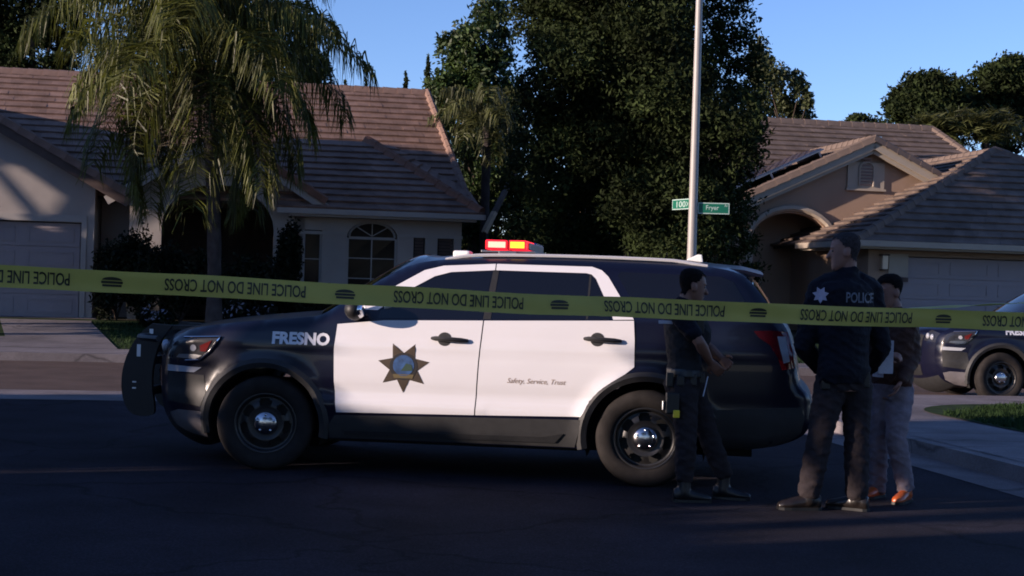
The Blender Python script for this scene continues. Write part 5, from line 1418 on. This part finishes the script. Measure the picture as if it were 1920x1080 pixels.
def drape(P, Fc, m, name, origin, right, up, fwd, parent, bv, off=0.006):
    """lay a flat figure on a garment, cast along fwd"""
    V = []
    for a, b in P:
        p = origin + right * a + up * b
        h = bv.ray_cast(p - fwd * 0.6, fwd)
        V.append((h[0] if h[0] is not None else p) - fwd * off)
    return mesh(name, V, Fc, m, parent)
Vt, Ft = text_verts('POLICE', 1.0, bold=0.02); Pt = fit(Vt, 0.21, 0.072)
bm = bmesh.new()
fwd = (yawm(125) @ Vector((1, 0, 0))); fwd = Vector((0.10, 1, 0)).normalized()
drape(Pt, Ft, GREYLET, 'back_lettering', B(1609, 558) - PB_.location, Vector((1, 0, 0)), Vector((0, 0, 1)), fwd, PB_, bvh)
sp7 = star_poly(0, 0, 0.060, 0.036); vs7, fs7 = panel2d(sp7, 0.02)
drape(vs7, fs7, PATCHM, 'sleeve_patch', B(1540, 553) - PB_.location, Vector((1, 0, 0)), Vector((0, 0, 1)), Vector((0.25, 1, 0)).normalized(), PB_, bvh)
b2 = Blob(); b2.rings([(p, u * 1.06, v * 1.06) for p, u, v in torso_rings(pel + Vector((0, 0, .0)), wai, che, nec, 125, 1.03)[1:3]]); b2.build('belt', BELT, PB_, 0.010, 1)
for u_, v_, dy_, w_, h_ in ((1548, 712, -0.09, 0.06, 0.13), (1622, 712, -0.02, 0.06, 0.11)):
    MB().box(-w_ / 2, -0.025, -h_ / 2, w_ / 2, 0.025, h_ / 2).build('belt_pouch', BELT, PB_, bevel=0.008).location = B(u_, v_, dy_) - PB_.location
shoe(PB_, anL, 186, SHOEB, 0.0, 1.12); shoe(PB_, anR, 150, SHOEB, 0.0, 1.1)

# ---- man in brown jacket beyond the tall officer
YC = 10.72
Cc = lambda u, v, dy=0.0: at(u, v, YC + dy)
base = Cc(1675, 940); base.z = 0
PC = empty('person', base)
tag(PC, 'man in brown jacket, grey trousers and orange shoes behind the tall officer', 'person')
hc = Cc(1668, 547); bl = Blob(); MH = head(bl, hc, 205, 6, 0.98)
nec = Cc(1678, 590); che = Cc(1676, 622); wai = Cc(1672, 690); pel = Cc(1671, 722)
bl.limb([nec + Vector((0, 0, -.06)), Cc(1677, 572), hc + Vector((.02, .01, -.05))], [0.058, 0.052, 0.052]); bl.rings(torso_rings(pel, wai, che, nec, 215, 0.88))
sh1, el1, wr1 = Cc(1702, 612, -0.05), Cc(1711, 668, -0.06), Cc(1690, 712, -0.20)
sh2, el2, wr2 = Cc(1648, 612, -0.02), Cc(1636, 668, -0.06), Cc(1655, 668, -0.24)
for sh, el, wr in ((sh1, el1, wr1), (sh2, el2, wr2)):
    bl.limb([sh, el], [0.046, 0.040]); bl.limb([el, el.lerp(wr, .35), wr], [0.04, 0.043, 0.028])
hand(bl, wr1, (-0.35, -0.1, -0.75), (-0.9, 0.1, 0.3), 0.35, 0.98); hand(bl, wr2, (0.5, -0.3, 0.1), (0.2, 0.3, -0.8), 0.6, 0.98)
hp1, kn1, an1 = Cc(1688, 735, -0.02), Cc(1680, 822, -0.12), Cc(1698, 912, -0.08)
hp2, kn2, an2 = Cc(1655, 735, 0.05), Cc(1647, 822, 0.06), Cc(1645, 915, 0.12)
for hp, kn, an in ((hp1, kn1, an1), (hp2, kn2, an2)): bl.limb([pel.lerp(hp, .6), hp, kn, an], [0.07, 0.075, 0.05, 0.035])
bl.build('body', SKIN2, PC, 0.0065, 3)
hair(PC, hc, MH, HAIRK, 0.98, fringe=0.055, off=0.012); eyes(PC, hc, MH, 0.98)
tr = Blob()
for hp, kn, an in ((hp1, kn1, an1), (hp2, kn2, an2)):
    tr.limb([hp + Vector((0, 0, .05)), hp + Vector((0, 0, -.04)), hp.lerp(kn, .5), kn, kn.lerp(an, .35), an + Vector((0, 0, .0))], [0.094, 0.102, 0.090, 0.076, 0.076, 0.066])
tr.rings(torso_rings(pel, wai, che, nec, 215, 0.93)[:4]); tr.build('trousers', TROUG, PC, 0.010, 4, fold=0.0055)
ja = Blob(); ja.rings(torso_rings(pel + Vector((0, 0, .04)), wai, che, nec, 215, 1.02, low=0.05))
for sh, el, wr in ((sh1, el1, wr1), (sh2, el2, wr2)):
    ja.limb([nec.lerp(sh, .45), sh, sh.lerp(el, .5), el, el.lerp(wr, .5), wr], [0.08, 0.086, 0.074, 0.066, 0.060, 0.046])
ja.limb([nec + Vector((0, 0, -.04)), nec + Vector((0, 0, .03))], [0.085, 0.068])
jo = ja.build('jacket', BROWN, PC, 0.010, 5, fold=0.0055)
bvh = BVHTree.FromPolygons([tuple(v.co) for v in jo.data.vertices], [tuple(p.vertices) for p in jo.data.polygons])
vsS, fsS = panel2d([(-0.05, -0.18), (0.035, -0.18), (0.045, 0.10), (0.0, 0.15), (-0.06, 0.10)], 0.03)
drape(vsS, fsS, SHIRTW, 'shirt_front', Cc(1650, 660) - PC.location, Vector((1, 0, 0)), Vector((0, 0, 1)), Vector((0.3, 1, 0)).normalized(), PC, bvh, 0.008)
shoe(PC, an1, 235, SHOEO, 0.0); shoe(PC, an2, 225, SHOEO, 0.0)
# papers he holds
pp = Cc(1660, 670, -0.34); o = empty('paper_sheaf', pp)
for k in range(3): MB().box(-0.045 + k * 0.004, k * 0.006, -0.115 + k * 0.004, 0.055 + k * 0.003, k * 0.006 + 0.003, 0.12).build('sheet', SHIRTW, o)
tag(o, 'pale sheaf of papers held by the man in the brown jacket', 'papers')

# small white box standing on the far edge of the road
wb = at(1561, 776, 18.6); wb.z = 0.006
o = empty('white_box', wb, YAW)
MB().box(-0.10, -0.09, 0, 0.10, 0.09, 0.20).build('carton', WHITEP, o, bevel=0.006)
MB().box(-0.102, -0.095, 0.201, -0.002, 0.093, 0.207).box(0.002, -0.095, 0.201, 0.102, 0.093, 0.207).build('flap', WHITEP, o)
tag(o, 'small bright white box on the road, seen between the tall officer\'s legs', 'box')

# ------------------------------------------------------------------ barrier tape
def tape(name, keys, h, label, texts=True, tilt=0.0, period=0.80, u_text=442):
    """keys: (u, v of the centre line, depth)"""
    ks = np.array(keys, float); us = np.arange(ks[0, 0], ks[-1, 0] + 1, 12.0)
    vs = np.interp(us, ks[:, 0], ks[:, 1]); ys = np.interp(us, ks[:, 0], ks[:, 2])
    for _ in range(14): vs[1:-1] = (vs[:-2] + 2 * vs[1:-1] + vs[2:]) / 4; ys[1:-1] = (ys[:-2] + 2 * ys[1:-1] + ys[2:]) / 4
    P = np.array([at(u, v, y) for u, v, y in zip(us, vs, ys)])
    S = np.concatenate([[0], np.cumsum(np.linalg.norm(np.diff(P, axis=0), axis=1))])
    o = empty(name, P[len(P) // 2]); org = P[len(P) // 2]
    def pt(s, b, off=0.0):
        c = np.array([np.interp(s, S, P[:, k]) for k in range(3)]); c2 = np.array([np.interp(s + .02, S, P[:, k]) for k in range(3)])
        d = c2 - c; d /= np.linalg.norm(d) + 1e-9
        a = tilt + 0.20 * math.sin(s * 1.7 + 0.6) + 0.10 * math.sin(s * 6.1) + 0.05 * math.sin(s * 14.3 + 1)
        upv = np.array([0, 0, 1.0]); upv -= d * d[2]; upv /= np.linalg.norm(upv); nv = np.cross(d, upv)
        w = upv * math.cos(a) + nv * math.sin(a); nn = np.cross(d, w)
        if nn[1] > 0: nn = -nn
        return c + w * (b + 0.0012 * math.sin(s * 9)) + nn * (off + 0.003 * math.sin(b * 70 + s * 5) + 0.0006 * math.sin(s * 31 + b * 60)) - org
    ss = np.arange(0, S[-1] - 0.03, 0.0125); nb = 9; V = []; Fc = []
    for i, s in enumerate(ss):
        for j in range(nb): V.append(pt(s, (j / (nb - 1) - .5) * h))
        if i:
            for j in range(nb - 1): Fc.append(((i - 1) * nb + j, i * nb + j, i * nb + j + 1, (i - 1) * nb + j + 1))
    mesh('ribbon', V, Fc, TAPE, o, True)
    if texts:
        Vt, Ft = text_verts('POLICE LINE DO NOT CROSS', 1.0, bold=0.016); Pt = fit(Vt, 0.485, 0.044)
        s0 = np.interp(u_text, us, S)
        k = math.floor(-s0 / period)
        while s0 + k * period < S[-1] - 0.3:
            sc = s0 + k * period; k += 1
            if sc - .26 < 0: continue
            mesh('lettering', [pt(sc - p[0], -p[1], 0.0035) for p in Pt], Ft, TAPEK, o)        # the tape hangs upside down
            sl_ = sc - period / 2 - 0.018
            if sl_ < 0.1: continue
            mb = MB()
            a_ = [(0.034 * math.cos(R(t)), 0.006 + 0.012 * math.sin(R(t))) for t in np.linspace(0, 180, 9)]
            mb.add([pt(sl_ + x, z, 0.0035) for x, z in a_], [tuple(range(9))])
            for z0_, z1_, w_ in ((-0.006, 0.003, 0.036), (-0.017, -0.009, 0.032)): mb.add([pt(sl_ + x, z, 0.0035) for x, z in ((-w_, z0_), (w_, z0_), (w_, z1_), (-w_, z1_))], [(0, 1, 2, 3)])
            mb.build('maker_mark', TAPEK, o)
    return tag(o, label, 'barrier tape')


tape('barrier_tape', [(-500, 492, 4.72), (0, 518, 4.95), (320, 533, 5.08), (640, 551, 5.2), (1000, 570, 5.4), (1260, 579, 5.55), (1500, 590, 5.68), (1740, 597, 5.83), (1920, 603, 5.93), (2400, 618, 6.25)], 0.076,
     'yellow police barrier tape stretched across the whole view, lettering upside down')
tape('barrier_tape', [(1640, 582, 7.6), (1720, 577, 7.7), (1920, 568, 7.9), (2300, 552, 8.4)], 0.076, 'second yellow tape seen edge on above the first at the right', texts=False, tilt=R(80))

# ------------------------------------------------------------------ unseen trees, hedges and house, added left of and behind the camera for shade
random.seed(5)
def shade_tree(x, y, rx, rz, zc, label, n=9000):  # added tree out of view that blocks sun and skylight
    cl = []
    for k in range(16):
        a = random.uniform(0, 6.28); f = random.uniform(0.1, 0.75)
        cl.append(((x + math.cos(a) * rx * f, y + math.sin(a) * rx * f, zc + random.uniform(-.6, .6) * rz), (rx * 0.45, rx * 0.45, rz * 0.5)))
    return tree('unseen_tree', (x, y, 0.13), zc + rz, cl, n, 0.30, 'mid', label, group='unseen trees added for shade', tr=0.22)
HEDGE = [(-13.6, -9.0, 4.1), (-13.6, 4.1, 4.15), (-13.6, 6.6, 2.9), (-13.6, 14.0, 4.2)]


def hedge(x0, y0, x1, y1, z, label, w=0.8, n=7000):  # added hedge out of view, its heights and gaps shape the sunlight
    o = empty('unseen_hedge', ((x0 + x1) / 2, (y0 + y1) / 2, 0.1)); L = math.hypot(x1 - x0, y1 - y0); a = math.atan2(y1 - y0, x1 - x0); o.rotation_euler = (0, 0, a)
    MB().box(-L / 2 + .08, -w / 2 + .08, 0, L / 2 - .08, w / 2 - .08, z - .1).build('inner_twigs', BARK, o)
    P = (RNG.random((n, 3)) - .5) * np.array([L, w, z]); f = RNG.integers(0, 3, n)
    ax = np.where(f == 0, 1, 2); sg = np.sign(RNG.random(n) - .5); dims = np.array([L, w, z]) / 2
    P[np.arange(n), ax] = sg * dims[ax]; P[:, 2] += z / 2
    fastmesh('foliage', leaf_quads(P + RNG.normal(size=P.shape) * .03, 0.10), 4, LEAF['shrub'], o)
    return tag(o, label, 'hedge', 'unseen hedges added for shade')
hedge(-13.6, -9, -13.6, 2.58, 4.6, 'unseen tall hedge added on the left to shade the road, nearest the camera')
hedge(-13.6, 2.6, -13.6, 4.08, 2.62, 'unseen low stretch of added hedge that lets sun through to the officers', n=1500)
hedge(-13.6, 4.1, -13.6, 4.98, 3.7, 'unseen middle stretch of hedge, added on the left for shade', n=900)
hedge(-13.6, 5.0, -13.6, 6.45, 2.62, 'unseen longer low stretch of added hedge that lets sun onto the car doors', n=1500)
hedge(-13.6, 6.47, -13.6, 6.70, 4.4, 'unseen narrow hedge clump added before the slit of sunlight', n=500)
hedge(-13.6, 7.02, -13.6, 8.6, 4.4, 'unseen tall hedge added beyond the slit to shade the front of the car')
hedge(-13.6, 8.62, -13.6, 14.3, 2.5, 'unseen lowest hedge added for shade towards the cross street')
shade_tree(-18.5, -4, 3.6, 2.6, 5.6, 'unseen broad tree added for shade behind the left hedge, nearest the camera')
shade_tree(-17.5, 1.5, 1.7, 2.0, 6.7, 'unseen smaller tree added behind the low hedge to shade the tall officer')
shade_tree(-20.5, 28.4, 1.5, 1.1, 7.0, 'unseen high crowned tree added to shade the roof of the white house')
shade_tree(-15.5, 25.6, 1.5, 2.2, 4.4, 'unseen tree added on the far pavement to shade the palm trunk')
shade_tree(-4, -9, 4.5, 3.0, 6.8, 'unseen broad tree added behind the camera on the left to dim the skylight', 12000)
shade_tree(6, -8, 4.5, 3.0, 6.8, 'unseen broad tree added behind the camera on the right to dim the skylight', 12000)
hedge(-20, 28.2, -20, 32.5, 4.0, 'unseen tall hedge added to shade the garage of the white house')
shade_tree(-20.5, 26.0, 1.6, 2.4, 5.2, 'unseen tree added beyond the left edge to shade the white house walls')
# unseen house added further left across the cross street to block low sun
NH = empty('unseen_house', st(-22.5, 33.5, LOTZ), YAW); tag(NH, 'unseen low tiled house added beyond the left edge to block low sun', 'house')
MB().box(-7, 0, -0.5, 5, 10, 2.6).build('wall', STUCCO_T, NH)
roof_slope(NH, (5.5, 10.5, 2.55), (5.5, -0.5, 2.55), (-1, -0.5, 5.6), (-1, 10.5, 5.6), TILE_R, course=0.6, tile=0.8)
roof_slope(NH, (-7.5, -0.5, 2.55), (-7.5, 10.5, 2.55), (-1, 10.5, 5.6), (-1, -0.5, 5.6), TILE_R, course=0.6, tile=0.8)
MB().add([(-7, 0, 2.6), (5, 0, 2.6), (-1, 0, 5.4), (-7, 0.2, 2.6), (5, 0.2, 2.6), (-1, 0.2, 5.4)], [(0, 1, 2), (5, 4, 3), (0, 3, 4, 1), (1, 4, 5, 2), (2, 5, 3, 0)]).build('gable_wall', STUCCO_T, NH)
garage_door(NH, -5.5, -0.5, -0.09, 0, 2.1, DOORG)
